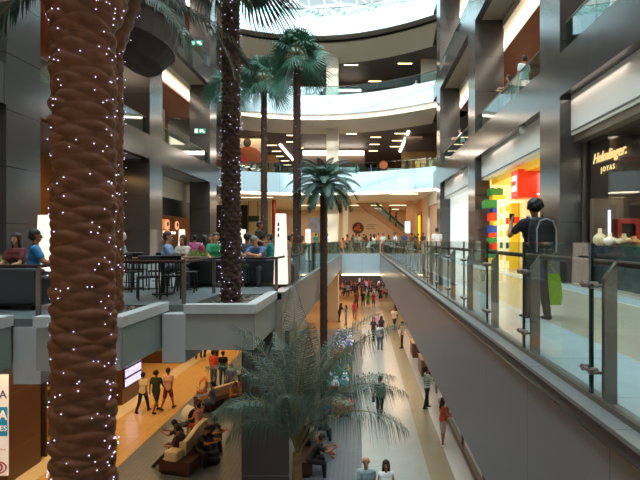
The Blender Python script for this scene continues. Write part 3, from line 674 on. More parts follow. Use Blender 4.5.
for i, (px, Y, l) in enumerate([(190, 12.2, 'square cafe table at the woman in pale grey'), (133, 11.75, 'square cafe table right of the biggest trunk'), (232, 14.5, 'square cafe table behind the dark sofas'), (255, 19, 'square cafe table toward the rear of the terrace')]):
    dup(tb, (ax(px, Y), Y, 0), 0, l)
def pot(px, Y, w, lab, seed, flower=False):
    t = thing('plant_trough', lab, 'plant', (ax(px, Y), Y, 0)); MB().box(-w, w, -.18, .18, 0, .58).build('trough', mat('trough', '#2a2624', .5), t, bevel=.02)
    m = MB(); rr = random.Random(seed)
    for _ in range(420):
        a = rr.uniform(0, 2 * PI); e = rr.uniform(.2, 1.5); L = rr.uniform(.12, .26); x = rr.uniform(-w + .05, w - .05); y = rr.uniform(-.12, .12)
        d = Vector((math.cos(a) * math.cos(e), math.sin(a) * math.cos(e), math.sin(e))); p = Vector((x, y, .55 + rr.uniform(0, .1))); s = d.orthogonal().normalized() * .012
        m.add([p - s, p + s, p + d * L * .6 + s * 1.5, p + d * L, p + d * L * .6 - s * 1.5], [(0, 1, 2, 3, 4)], rr.choice([0, 0, 1]))
    tag(m.build('foliage', [mat('leaf_g', '#5c7a34', .6), mat('leaf_y', '#93a35a', .6)], t), kind='stuff')
    if flower:
        m = MB()
        for _ in range(40): m.sph((rr.uniform(-w, w), rr.uniform(-.15, .15), rr.uniform(.65, .85)), .025, 6, 4)
        m.build('flowers', mat('petal', '#c65a86', .6), t)
pot(9, 10.4, .28, 'dark trough with leafy green plant at the far left against the granite column', 3)
pot(200, 13.2, .3, 'dark trough with leafy green plant between the diners', 4)
pot(192, 17, .45, 'dark trough with pink flowers before the food kiosk', 5, True)

# ---------------------------------------------------------------- left lower shops
LW = -10.35
struct('wall_lower_shop', MB().box(-14.5, LW, 14.6, 16.1, -6, -.85), mat('brown_panel', '#5e3c26', .4, joints=(0, 0, 1.7, .012), jcol='#8a5f3c'), 'brown wall panel between the left lower shops')
sb = thing('advertising_board', 'white and blue advertising board on the lower left wall', 'sign', (-10.8, 14.55, -5.7))
MB().box(-1.3, .5, -.02, .03, 0, 4.4).build('board', mat('board_white', '#e6e2dc', .5, emit=.25), sb)
MB().box(-1.3, .5, -.04, -.02, 1.16, 2.0).build('blue_panel', mat('board_blue', '#1d86b4', .5, emit=.2), sb)
text('RA', mat('ink2', '#4d4d55'), .34, (.5, -.05, 2.36), (PI/2, 0, 0), sb, 'lettering', .004, align='RIGHT')
text('ERA', mat('board_white', '#e6e2dc'), .36, (.5, -.05, 1.76), (PI/2, 0, 0), sb, 'lettering', .004, bold=.012, align='RIGHT')
text('UITES', mat('board_white', '#e6e2dc'), .22, (.5, -.05, 1.38), (PI/2, 0, 0), sb, 'lettering', .004, align='RIGHT')
m = MB(); m.tube([(.26 + .22 * math.cos(a), -.05, .25 + .16 * math.sin(a)) for a in [2*PI*i/20 for i in range(21)]], .02, n=5); m.tube([(.26 + .1 * math.cos(a), -.05, .25 + .1 * math.sin(a)) for a in [2*PI*i/20 for i in range(21)]], .025, n=5)
m.build('emblem', mat('emblem_red', '#a8443a'), sb); text('eco-a', mat('emblem_red', '#a8443a'), .10, (.46, -.05, .78), (PI/2, 0, 0), sb, 'lettering', .003, align='RIGHT')
struct('wall_lower_left', MB().box(-14.8, -14.5, NEAR, 62, -6, -.85), mat('warm_inner', '#c99a5c', .6), 'warm rear wall of the left lower shops')
struct('wall_lower_shop', MB().box(-14.5, LW, 21.6, 23.4, -6, -.85), mat('brown_panel', '#5e3c26'), 'brown wall panel farther along the left lower shops')
for k in range(3): struct('wall_lower_shop', MB().box(-14.5, LW, 29 + k * 7, 30.5 + k * 7, -6, -.85), mat('brown_panel', '#5e3c26'), 'brown wall panel of the left lower shops')
dc = thing('display_screens', 'stack of lit display screens on the brown lower wall', 'screen', (LW + .02, 22.5, -5.3))
for q in range(3): MB().box(0, .06, -.75, .75, .05 + q * .42, .36 + q * .42).build('screen', mat('scrn', '#b9b4e0', .3, emit=.9, noise_amt=.8, noise_scale=9), dc)
MB().box(-.01, .03, -.85, .85, 0, 1.35).build('frame', BLK, dc)
for q in range(2):
    t = thing('shop_shelf', 'glass shelf unit with shoes and boxes in the lower left shop, %s' % ('front one' if q == 0 else 'rear one'), 'shelf', (LW - .25, 16.5 + q * 2.2, -6))
    MB().box(-.2, .2, 0, .04, 0, 3).build('side_panel', STEEL, t); MB().box(-.2, .2, 1.9, 1.94, 0, 3).build('side_panel', STEEL, t)
    for k in range(6): 
        MB().box(-.2, .2, .04, 1.9, .3 + k * .45, .33 + k * .45).build('shelf', GLB, t)
        m = MB(); rr = random.Random(k)
        for j in range(5): m.box(-.1, .1, .15 + j * .35, .15 + j * .35 + rr.uniform(.15, .3), .33 + k * .45, .33 + k * .45 + rr.uniform(.08, .25), rr.randrange(4))
        tag(m.build('goods', [mat('gd0', '#c2413a'), mat('gd1', '#e6d8c0'), mat('gd2', '#3d6b52'), mat('gd3', '#d9a13c')], t), kind='stuff')
# right lower shopfront
struct('wall_lower_right', MB().box(6, 6.2, NEAR, 40, -6, -1.75), mat('lwr_inner', '#cfc9c4', .6), 'pale rear wall of the right lower shops')
struct('window_3', MB().box(3.42, 3.45, NEAR, 40, -5.9, -1.75), SHOPGL, 'glass front of the right lower shops')
struct('floor_lower_shop', MB().box(3.5, 6, NEAR, 40, -6.2, -5.985), mat('shop_floor_white', '#d6d2d0', .3), 'white floor of the right lower shops')
struct(tr(), MB().box(3.36, 3.5, NEAR, 22, -6, -5.8), STEEL, 'steel sill of the lower shop window')
for q, y in enumerate([14.0, 17.0, 20.0, 23.0, 26.0]): struct(tr(), MB().box(3.38, 3.48, y, y + .08, -5.9, -1.75), STEEL, 'steel mullion of the lower shop window')
pl = [(420, 358, 1.1, '#7a4a32', 'reddish brown wooden counter by the lower shop window, farther one'), (430, 377, 1.3, '#8a5f40', 'brown wooden counter with a dark opening behind the striped shirt man')]
for px, py, w, c, l in pl:
    X, Y = at(px, py, -6); t = thing('counter', l, 'counter', (X - .1, Y, -6)); MB().box(-.35, .35, 0, 1.5, 0, .85).build('body', mat('cnt' + c, c, .4), t, bevel=.02)
    MB().box(-.3, .3, -.03, 0, .1, .5).build('front_panel', mat('cntd' + c, '#3b2418' if px > 425 else c, .4), t)
    MB().box(-.38, .38, -.04, 1.54, .85, .9).build('top', mat('cntt', '#caa07a', .3), t, bevel=.01)
t = tag(MB().sph((0, 0, .12), .14, sc=(1, 1, .9)).build('red_bag', mat('redbag', '#b52a30', .5), smooth=True), 'small red bag lying on the farther wooden counter', 'bag'); X, Y = at(420, 358, -6); t.location = (X - .05, Y + .5, -5.1)
for px, py, c, l in [(485, 476, '#3a64a8', 'blue box display inside the lower shop window at the bottom edge'), (456, 412, '#8d93c4', 'pale violet box display inside the lower shop window'),]:
    X, Y = at(px, py, -6); X = 3.95; t = thing('window_display', l, 'display', (X, X / (px - 362) * 500, -5.98)); MB().box(-.2, .2, -.25, .25, 0, .9).build('box', mat('wd' + c, c, .5), t, bevel=.02); MB().box(-.22, .22, -.27, .27, .9, .96).build('top', WHITEP, t)

# ---------------------------------------------------------------- lower furniture
BB = mat('bench_brown', '#4a2a20', .4); CRL = mat('cream_leather', '#d9c49a', .45)
def bench(x, y, rz, L, lab, backs=True, cube=True, wave=True):
    t = thing('bench', lab, 'bench', (x, y, -6), rz)
    n = 12; c = [((i / n - .5) * L, .25 * math.sin((i / n - .5) * PI * 1.2) if wave else 0) for i in range(n + 1)]
    def strip(hw, z0, z1, nm, m_, c=c):
        mb = MB(); V = []
        for (a, b) in c: V += [(a, b - hw, z0), (a, b + hw, z0), (a, b + hw, z1), (a, b - hw, z1)]
        F = []
        for i in range(len(c) - 1):
            k = i * 4; j = k + 4
            for q in range(4): F.append((k + q, j + q, j + (q + 1) % 4, k + (q + 1) % 4))
        e = (len(c) - 1) * 4; F += [(0, 3, 2, 1), (e, e+1, e+2, e+3)]
        mb.add(V, F); mb.build(nm, m_, t, bevel=.03)
    strip(.5, .08, .42, 'seat', BB); strip(.42, 0, .08, 'plinth', BLK)
    if backs: strip(.09, .42, .82, 'backrest', CRL, c[2:-1])
    if cube: MB().box(-L/2 - .02, -L/2 + .36, -.36, .1, .40, .72).build('end_cushion', CRL, t, bevel=.06)
    return t
def mid(a, b): return ((a[0] + b[0]) / 2, (a[1] + b[1]) / 2)
a, b = at(168, 474, -6), at(214, 441, -6)
bench(*mid(a, b), math.atan2(b[1] - a[1], b[0] - a[0]), math.dist(a, b) + .1, 'brown bench with curved cream backrest and cream end cushion among the seated group')
a, b = at(205, 410, -6), at(240, 398, -6)
bench(*mid(a, b), math.atan2(b[1] - a[1], b[0] - a[0]), math.dist(a, b) + .3, 'brown bench with a single cream cushion behind, below the orange shirt person', True, False, False)
a, b = at(303, 478, -6), at(312, 432, -6)
BCX = mid(a, b)
bench(BCX[0] - .25, BCX[1], math.atan2(b[1] - a[1], b[0] - a[0]), math.dist(a, b), 'brown bench with pale backrest behind the front palm stem', True, False, False)
# orange ottoman
X, Y = at(341, 417, -6)
t = thing('ottoman', 'orange striped hexagonal pouf with dark base on the plank floor', 'pouf', (X - .05, Y + .45, -6), .3)
hexp = [(.55 * math.cos(PI/3 * i), .62 * math.sin(PI/3 * i)) for i in range(6)]
MB().prism([(x * .93, y * .93) for x, y in hexp], 0, .2).build('base', mat('otto_base', '#3a221c', .5), t)
MB().prism(hexp, .2, .52).build('cushion', mat('otto', '#c8602e', .6), t, bevel=.04)
m = MB()
for k in range(5): m.box(-.42 + k * .18, -.38 + k * .18, -.42, .42, .525, .535)
m.build('stripe', mat('otto_stripe', '#6e3018'), t)
# ---------------------------------------------------------------- palms
def trunk_mesh(rad, z0, z1, nsc, rowh, amp, seed, seg=72, vstep=None, jag=0.0, flare=None, twist=0.0):
    """staggered bulging leaf bases around a trunk; rad(z)->radius"""
    rr = random.Random(seed); mb = MB(); vstep = vstep or rowh / 7
    nz = int((z1 - z0) / vstep); rows = int((z1 - z0) / rowh) + 4
    offs = [[(rr.uniform(-.12, .12), rr.uniform(-.2, .2), rr.uniform(.75, 1.15)) for _ in range(nsc)] for _ in range(rows)]
    V = []
    for k in range(nz + 1):
        z = z0 + (z1 - z0) * k / nz
        for i in range(seg):
            u = i / seg * nsc; best = 0
            v = (z - z0) / rowh + twist * i / seg
            for r in range(int(v) - 1, int(v) + 3):
                if r < 0 or r >= rows: continue
                base = .5 * (r % 2)
                c0 = math.floor(u - base)
                for c in (c0, c0 + 1):
                    o = offs[r][c % nsc]; du = (u - base - c - o[0]) / .62; dv = (v - r - o[1] * .5) / .98
                    q = 1 - abs(du) ** 1.25 - dv * dv
                    if q > 0:
                        val = q ** .42 * o[2] * (1 - jag * .5 + jag * max(-1, dv))
                        if val > best: best = val
            rd = rad(z) + amp * (best - .5); t = 2 * PI * i / seg
            V.append((rd * math.cos(t), rd * math.sin(t), z))
    F = []
    for k in range(nz):
        for i in range(seg): F.append((k*seg+i, k*seg+(i+1)%seg, (k+1)*seg+(i+1)%seg, (k+1)*seg+i))
    F += [tuple(range(seg-1, -1, -1)), tuple(range(nz*seg, (nz+1)*seg))]
    return mb.add(V, F)
def feather(L, e0, droop, nl, ll, lw, sag, pet=.12, seed=0, thick=.02, up=.5):
    rr = random.Random(seed); P = [Vector((0, 0, 0))]; n = 24; D = []
    for k in range(n):
        s = (k + .5) / n; e = e0 - droop * s ** 1.3; d = Vector((0, math.cos(e), math.sin(e))); D.append(d); P.append(P[-1] + d * L / n)
    D.append(D[-1])
    st = MB().tube(P[::2], [thick * (1 - .85 * i / (n // 2)) for i in range(n // 2 + 1)], n=6)
    m = MB()
    for k in range(nl):
        s = pet + (1 - pet) * (k + .5) / nl; f = s * n; i = min(n - 1, int(f)); p = P[i].lerp(P[i + 1], f - i); d = D[i]
        nrm = Vector((1, 0, 0)).cross(d).normalized()
        l = ll * (math.sin(PI * (.18 + .76 * (s - pet) / (1 - pet)))) * rr.uniform(.85, 1.1)
        for sx in (-1, 1):
            a = .75 + .5 * (1 - s)
            dr = (d * math.cos(a) + Vector((sx, 0, 0)) * math.sin(a) + nrm * rr.uniform(.1, up)).normalized()
            w = dr.cross(nrm).normalized() * lw
            p1 = p + dr * l * .45 - Vector((0, 0, sag * l * .15)); p2 = p + dr * l * (1 - .25 * sag) - Vector((0, 0, sag * l * .75))
            m.add([p - w * .5, p + w * .5, p1 + w, p1 - w, p2], [(0, 1, 2, 3), (3, 2, 4)])
    return m, st
def fan(pet, bl, e0, seed, droop=.35, nseg=22, spread=2.3):
    rr = random.Random(seed); st = MB(); d = Vector((0, math.cos(e0), math.sin(e0))); P = [d * pet * t - Vector((0, 0, .12 * pet * t * t)) for t in (0, .33, .66, 1)]
    st.tube(P, [.02, .015, .013, .01], n=5); m = MB(); o = P[-1]; d = (P[-1] - P[-2]).normalized(); nrm = Vector((1, 0, 0)).cross(d).normalized()
    for k in range(nseg):
        a = (k / (nseg - 1) - .5) * 2 * spread; l = bl * (1 - .25 * abs(a) / spread) * rr.uniform(.9, 1.05)
        dr = d * math.cos(a) + Vector((1, 0, 0)) * math.sin(a) + nrm * .12; dr.normalize(); w = dr.cross(nrm).normalized()
        g = Vector((0, 0, -1)); p1 = o + dr * l * .5 + g * droop * l * .12; p2 = o + dr * l * .8 + g * droop * l * .4; p3 = o + dr * l * .95 + g * droop * l * .8
        m.add([o, p1 - w * .024, p1 + w * .024, p2 - w * .015, p2 + w * .015, p3], [(0, 2, 1), (1, 2, 4, 3), (3, 4, 5)])
    return m, st
def palm(name, label, loc, trunk, tmat, fronds, lmat, smat, ztop, group=None, roll=0):
    t = thing(name, label, 'palm', loc, 0, group)
    trunk.build('trunk', tmat, t, smooth=True)
    made = {}
    for q_, (key, fn, az, tilt) in enumerate(fronds):
        if key not in made:
            m, st = fn(); a = m.build('frond', lmat, t); b = st.build('rachis', smat, a); made[key] = (a, b); f = a
        else:
            a, b = made[key]; f = a.copy(); C.objects.link(f); c = b.copy(); C.objects.link(c); c.parent = f
        f.location = (0, 0, ztop); f.rotation_euler = Euler((tilt, roll * (((q_ * 71) % 19) / 9 - 1), az - PI / 2), 'XYZ')
    return t
BARK = mat('palm_bark', '#7a4a2c', .6, noise_amt=.2, noise_scale=14, bump=.15)
BARK2 = mat('palm_bark_grey', '#4c352b', .8, noise_amt=.35, noise_scale=20, bump=.5)
LFD = mat('leaf_dark_green', '#2c4636', .5); LFF = mat('leaf_fan_green', '#386a56', .45, noise_amt=.3, noise_scale=3); LFG = mat('leaf_grey_green', '#566b5f', .45, noise_amt=.25, noise_scale=4)
LFB = mat('leaf_blue_green', '#3f6258', .5, noise_amt=.25, noise_scale=3); STM = mat('leaf_stem', '#7a7646', .5)

def lights_on(label, loc, rad, z0, z1, n, seed, br, parts=True, front=True, wirem=None):
    rr = random.Random(seed); t = None
    bulbs = []; pts = []; z = z0
    turns = (z1 - z0) / .42
    N = int(turns * 24)
    for k in range(N + 1):
        zz = z0 + (z1 - z0) * k / N; a = 2 * PI * turns * k / N; r = rad(zz)
        pts.append((r * math.cos(a), r * math.sin(a), zz + .03 * math.sin(a * 3)))
    if parts:
        t = thing('string_lights', label, 'string lights', loc)
        MB().tube(pts, .0022, n=4).build('wire', mat('wire_brown', '#3a2a20'), t)
        proto = MB().sph((0, 0, 0), br, 8, 6).build('bulb', LEDM, t, smooth=True)
        cnt = 0; ex = MB()
        tot = n
        for k in range(tot):
            zz = rr.uniform(z0, z1); a = rr.uniform(PI, 2 * PI) if rr.random() < .8 else rr.uniform(0, PI)
            if rr.random() < .25: a = rr.uniform(-.5, .25)
            r = rad(zz) + .02; p = (r * math.cos(a), r * math.sin(a), zz)
            facing = math.sin(a) < .1 and zz > -1.4
            if facing and cnt < 98:
                o = proto if cnt == 0 else proto.copy()
                if cnt: C.objects.link(o)
                o.location = p; cnt += 1
            else: ex.sph(p, br, 6, 4)
        tag(ex.build('bulb', LEDM, t), kind='stuff')
    else:
        m = MB(); m.tube(pts, .002, n=3)
        for k in range(n):
            zz = rr.uniform(z0, z1); a = rr.uniform(0, 2 * PI); r = rad(zz) + .025; m.sph((r * math.cos(a), r * math.sin(a), zz), br, 5, 4, 1)
        t = tag(m.build('string_lights', [BLK, LEDM], loc=loc), label, 'string lights', kind='stuff')
    return t
# A: the biggest trunk
LA = (ax(84, 4.2), 4.2, 0)
def radA(z): return .232 + .012 * max(0, -z) * .6 + (max(0, z - 2.95) * .35 if z > 2.95 else 0)
tA = trunk_mesh(radA, -6, 3.4, 4, .070, .07, 3, seg=110, vstep=.011, twist=2.0, jag=.25)
frA = []
for i, (az, tl) in enumerate([(2.9, -.15), (2.2, .15), (.9, .1), (1.5, .25), (.3, .2), (-.4, .5), (3.6, .4), (4.3, .6), (5.0, .6), (1.2, .5), (2.6, .55), (5.7, .5)]):
    frA.append((i % 2, lambda i=i: feather(3.4, 1.1, 2.0, 80, .55, .014, .6, seed=i, thick=.035), az, tl))
frA.append((5, lambda: feather(1.5, -.3, 1.45, 70, .24, .012, .9, seed=9, thick=.02), 3.25, 0))
palm('palm_tree', 'biggest palm in front with thick brown scaly trunk at the left of the photo', LA, tA, BARK, frA, LFD, STM, 3.45)
lights_on('tiny white lights wound around the biggest front palm trunk', LA, lambda z: radA(z) + .008, -3, 3.35, 360, 5, .0045)
# B: just behind A
LB = (ax(107, 8.1), 8.1, 0)
radB = lambda z: .235 + (max(0, z - 4.2) * .3)
tB = trunk_mesh(radB, -.3, 5.3, 8, .12, .06, 8, seg=56, vstep=.025, jag=.8)
frB = [(10 + j, lambda j=j: feather(2.5 + .3 * j, -.05 + .08 * j, 1.45, 70, .36, .013, .9, seed=40 + j, thick=.02), -.45 + .38 * j, 0) for j in range(3)] + [(i % 3, lambda i=i: feather(2.9, .9, 2.1, 70, .5, .014, .7, seed=20 + i, thick=.03), az, tl) for i, (az, tl) in enumerate([(.05, -.1), (.5, .1), (1.1, .3), (1.8, .4), (2.6, .4), (3.3, .4), (4.2, .6), (5.0, .7), (-.35, .05)])]
palm('palm_tree', 'palm standing right behind the biggest trunk, mostly hidden by it', LB, tB, BARK, frB, LFD, STM, 5.15)
lights_on('tiny lights on the half hidden palm behind the biggest trunk', LB, lambda z: radB(z) + .02, 0, 5.2, 110, 6, .006, parts=False)
# C: tall palm in the middle planter
LC_ = (ax(231, 9.5), 9.5, 0)
radC = lambda z: .185 - .006 * z
tC = trunk_mesh(radC, -.3, 6.8, 7, .085, .06, 11, seg=48, vstep=.018, jag=1.0)
frC = [(i % 4, lambda i=i: fan(.7, .9, .5 - .4 * (i % 4), 30 + i, droop=1.0, spread=1.6), i * 2.4 + .3, .1) for i in range(14)]
palm('palm_tree', 'tall slim palm wound with lights rising from the planter beside the sofas', LC_, tC, BARK2, frC, LFD, STM, 6.85, roll=.7)
lights_on('tiny lights wound around the tall slim palm beside the sofas', LC_, lambda z: radC(z) + .02, 0, 6.2, 170, 7, .006, parts=False)
# fan palms on the terrace
def fanpalm(px, Y, ztop, r, lab, seed, n=34, sc=1.0):
    X = ax(px, Y); rad = lambda z: r * (1.05 - .02 * z)
    t = trunk_mesh(rad, 0, ztop, 6, .12, r * .28, seed, seg=26, vstep=.04, jag=1.0)
    fr = []
    for i in range(n):
        cls = i % 6; e = [1.25, .85, .5, .15, -.25, -.7][cls]
        fr.append((cls, lambda e=e, cls=cls: fan(.55 * sc, .85 * sc, e, seed + cls, droop=.3 + .12 * cls, spread=1.75), i * 2.399 + (i * 37 % 11) * .05, ((i * 53) % 17 - 8) * .045))
    palm('fan_palm', lab, (X, Y, 0), t, BARK2, fr, LFF, STM, ztop, 'fan palms on the terrace', roll=.9)
    lights_on('tiny lights on the trunk of the ' + lab, (X, Y, 0), lambda z: rad(z) + .02, 0, ztop - .2, 50, seed, .008, parts=False)
fanpalm(297, 19, 8.2, .15, 'fan palm with the full crown right of centre', 51, 38)
fanpalm(264, 23, 8.55, .15, 'fan palm left of the full crowned one', 52, 34, 1.15)
fanpalm(226, 26, 8.95, .15, 'fan palm whose crown shows behind the tall slim trunk', 53, 30, 1.1)
# date palm in the void
LD = (-1.5, 19.6, 0)
tD = trunk_mesh(lambda z: .135, -6, 3.2, 8, .11, .03, 14, seg=40, vstep=.03)
frD = [(i % 5, lambda i=i: feather(1.65, [1.35, 1.0, .65, .3, -.05][i % 5], 1.5, 60, .34, .012, .6, seed=60 + i, thick=.02, up=.3), i * 2.399, 0) for i in range(60)]
palm('date_palm', 'date palm with feathery round crown standing in front of the bridge', LD, tD, BARK2, frD, LFB, STM, 3.25)
# front low palm
LF = (ax(297, 8), 8.0, -6)
tF = MB().tube([(0, 0, 0), (.03, 0, 1.5), (.0, 0, 3.0), (0, 0, 3.75)], [.16, .12, .10, .07], n=16)
frF = []
spec = [(PI - .3, 1.52, 1.1, 2.5), (.25, 1.42, 1.35, 3.0), (PI/2 + .2, 1.5, .7, 2.9), (-PI/2 + .3, 1.48, .9, 2.7), (PI + .4, 1.5, 1.5, 2.3), (-.3, 1.44, 1.2, 2.9), (PI/2 - .9, 1.42, 1.2, 2.9), (PI - .1, 1.48, 2.3, 1.9), (PI + .5, 1.46, 2.0, 1.9), (PI - .6, 1.46, 1.9, 2.1), (PI + .25, 1.44, 2.6, 1.55), (.05, 1.36, 2.0, 2.4), (.4, 1.25, 1.6, 2.3), (-.35, 1.1, 1.75, 2.2), (.0, 1.36, 1.75, 2.1), (PI/2, 1.45, .8, 2.3), (PI/2 + .5, 1.45, 1.0, 2.2), (PI/2 - .6, 1.45, 1.1, 2.3), (-PI/2, 1.45, 1.4, 1.9), (-PI/2 + .7, 1.4, 1.6, 2.0), (-PI/2 - .7, 1.4, 1.6, 1.9), (PI, 1.46, .9, 2.1), (0, 1.47, .8, 2.0), (1.0, 1.3, 1.5, 2.3), (2.3, 1.35, 1.5, 2.3)]
for i, (az, e0, dr, L) in enumerate(spec):
    frF.append((i, lambda i=i, e0=e0, dr=dr, L=L: feather(L, e0, dr, 60, .62, .0065, 1.2, pet=.26, seed=80 + i, thick=.022, up=.6), az, 0))
palm('palm_tree', 'low feathery grey green palm in the bottom centre of the photo', LF, tF, mat('palm_stem_yellow', '#8a6a3a', .6, noise_amt=.25, noise_scale=10), frF, LFG, STM, 3.7)

# ---------------------------------------------------------------- market tables on the plank floor
rr = random.Random(5)
gifts = {}
def gift(kind, x, y, z, lab, grp, h=.4):
    if kind not in gifts:
        t = thing('wrapped_gift', lab, 'gift'); c = {'teal': '#3f9aa0', 'green': '#2f7d4a', 'white': '#e3e6ea', 'violet': '#5a52b8', 'red': '#b53a3a', 'gold': '#c99a3c'}[kind]
        MB().lathe([(.10, 0), (.17, .10), (.18, .16)], 14).build('basket', mat('basket', '#8a6238', .7), t, smooth=True)
        MB().lathe([(.17, .14), (.20, .24), (.12, .36), (.03, .42), (.11, .54)], 12).build('wrapping', mat('wrap' + kind, c, .2, noise_amt=.35, noise_scale=12), t)
        m = MB(); m.sph((.06, 0, .43), .05, sc=(1, .5, .7)).sph((-.06, 0, .43), .05, sc=(1, .5, .7)); m.build('bow', mat('bow', '#d8d2e6', .4), t)
        gifts[kind] = t
    else: t = copy_tree(gifts[kind])
    t.location = (x, y, z); t.rotation_euler.z = rr.uniform(0, 6); t['label'] = lab; t['group'] = grp
for i, (Y, c, l) in enumerate([(22.2, '#5a5350', 'front'), (24.6, '#2f5b4a', 'second'), (27.0, '#7a4a3a', 'third'), (29.6, '#4a44a8', 'fourth, blue topped'), (32.4, '#e6e8ec', 'rear white')]):
    X = -1.15
    t = thing('market_table', 'market table with goods on the plank floor behind the front palm, %s one' % l, 'table', (X, Y, -6), 0, 'market tables')
    MB().box(-.6, .6, -.95, .95, .7, .76).build('tabletop', mat('mt%d' % i, c, .4), t, bevel=.01)
    MB().box(-.58, .58, -.93, .93, .2, .7).build('skirt', mat('mts%d' % i, c, .7), t)
    for a in (-.5, .5):
        for b in (-.85, .85): MB().box(a - .03, a + .03, b - .03, b + .03, 0, .2).build('leg', DARKM, t)
    ks = [['teal', 'white', 'teal', 'green'], ['green', 'teal', 'gold', 'teal'], ['red', 'gold', 'green', 'red'], ['violet', 'white', 'violet', 'white'], ['white', 'violet', 'white', 'green']][i]
    for q in range(12):
        k = ks[q % 4]
        gift(k, X - .4 + (q % 3) * .4, Y - .75 + (q // 3) * .5, -5.24, '%s wrapped gift basket on the %s market table' % (k, l), '%s gifts on the %s market table' % (k, l))

# ---------------------------------------------------------------- people
def V3(*a): return Vector(a)
def remesh(mb, vox, name, m, smooth=4):
    me = bpy.data.meshes.new('tmp'); me.from_pydata(mb.v, [], mb.f); me.update()
    o = bpy.data.objects.new('tmp', me); C.objects.link(o)
    r = o.modifiers.new('r', 'REMESH'); r.mode = 'VOXEL'; r.voxel_size = vox
    if smooth: s = o.modifiers.new('s', 'SMOOTH'); s.factor = .5; s.iterations = smooth
    dg = bpy.context.evaluated_depsgraph_get(); ev = o.evaluated_get(dg)
    out = bpy.data.meshes.new_from_object(ev); out.name = name
    bpy.data.objects.remove(o); bpy.data.meshes.remove(me)
    out.materials.clear(); out.materials.append(m)
    out.polygons.foreach_set('use_smooth', [True] * len(out.polygons)); return out
def cap(mb, a, b, r0, r1=None, n=12):
    r1 = r0 if r1 is None else r1
    mb.sph(a, r0, n, 8); mb.sph(b, r1, n, 8)
    if (Vector(a) - Vector(b)).length > 1e-4: mb.cyl(a, b, r0, r1, n)
def joints(p):
    f = p.get('f', 0); J = {}; sh = .165 if f else .19; hp = .095 if f else .085
    L = p.get('lean', 0); pel = V3(0, 0, p.get('hip', .93)); t = V3(0, math.sin(L), math.cos(L))
    J['pel'] = pel; J['chest'] = pel + t * .33; J['neck'] = pel + t * .53
    hl = L * .4 + p.get('head', 0); ht = V3(0, math.sin(hl), math.cos(hl)); J['ht'] = ht; J['hf'] = V3(0, math.cos(hl), -math.sin(hl))
    J['head'] = J['neck'] + ht * .17; J['t'] = t
    for s, k in ((-1, 'L'), (1, 'R')):
        a, b, e, c = p.get('arm' + k, (.05, .12, .15, 0))
        S = pel + t * .47 + V3(s * sh, 0, 0); el = S + V3(s * math.sin(b), math.sin(a) * math.cos(b), -math.cos(a) * math.cos(b)) * .28
        g = a + e; fd = V3(-s * math.sin(c), math.sin(g) * math.cos(c), -math.cos(g) * math.cos(c)); w = el + fd * .25
        J['S' + k], J['E' + k], J['W' + k], J['F' + k] = S, el, w, fd
        f1, ab, kn = p.get('leg' + k, (0, .05, 0)); H = pel + V3(s * hp, 0, -.02)
        K = H + V3(s * math.sin(ab), math.sin(f1) * math.cos(ab), -math.cos(f1) * math.cos(ab)) * .43; g = f1 - kn
        A = K + V3(s * math.sin(ab) * .4, math.sin(g), -math.cos(g)) * .42
        J['H' + k], J['K' + k], J['A' + k] = H, K, A
        J['T' + k] = V3(0, math.cos(g * .5 if p.get('flat', 1) == 0 else max(0, -g) * .6), (-math.sin(max(0, -g) * .6)))
    return J
def hand(mb, w, d, s, r=.0095):
    d = d.normalized(); side = d.cross(V3(0, 1, 0)) if abs(d.y) < .8 else d.cross(V3(0, 0, 1)); side.normalize(); nrm = side.cross(d)
    # palm plane spanned by d and nrm (thumb toward the front)
    fw = nrm if nrm.y > 0 or abs(nrm.y) < .2 else -nrm
    for q in (-1, 0, 1): cap(mb, w + fw * q * .018, w + d * .075 + fw * q * .024, .017, .015, 8)
    for q, L in ((-1.5, .055), (-.5, .07), (.5, .078), (1.5, .068)):
        b = w + d * .08 + fw * q * .019; inw = V3(-s, 0, 0)
        m_ = b + d * L * .5 + inw * .008; e = m_ + d * L * .42 + inw * .025; cap(mb, b, m_, r, r * .95, 6); cap(mb, m_, e, r * .95, r * .85, 6)
    b = w + d * .02 + fw * .03; m_ = b + d * .03 + fw * .025; cap(mb, b, m_, r * 1.2, r, 6); cap(mb, m_, m_ + d * .028 + V3(-s, 0, 0) * .008, r, r * .9, 6)
def torso(mb, J, g=0, f=0, lo=0, hi=1):
    t = J['t']; pel = J['pel']; X = V3(1, 0, 0)
    if lo == 0: cap(mb, pel - X * .06, pel + X * .06, .115 + g); 
    cap(mb, pel + t * .10 - X * .05, pel + t * .10 + X * .05, .105 + g); cap(mb, pel + t * .2 - X * (.04 if f else .06), pel + t * .2 + X * (.04 if f else .06), .095 + g)
    cap(mb, pel + t * .33 - X * .075, pel + t * .33 + X * .075, .105 + g); cap(mb, pel + t * .43 - X * .1, pel + t * .43 + X * .1, .085 + g)
    if f:
        fw = V3(0, t.z, -t.y)
        for s in (-1, 1): mb.sph(pel + t * .34 + X * s * .07 + fw * .07, .055 + g, 10, 8)
    if hi: cap(mb, J['SL'] + X * .02, J['SR'] - X * .02, .055 + g)
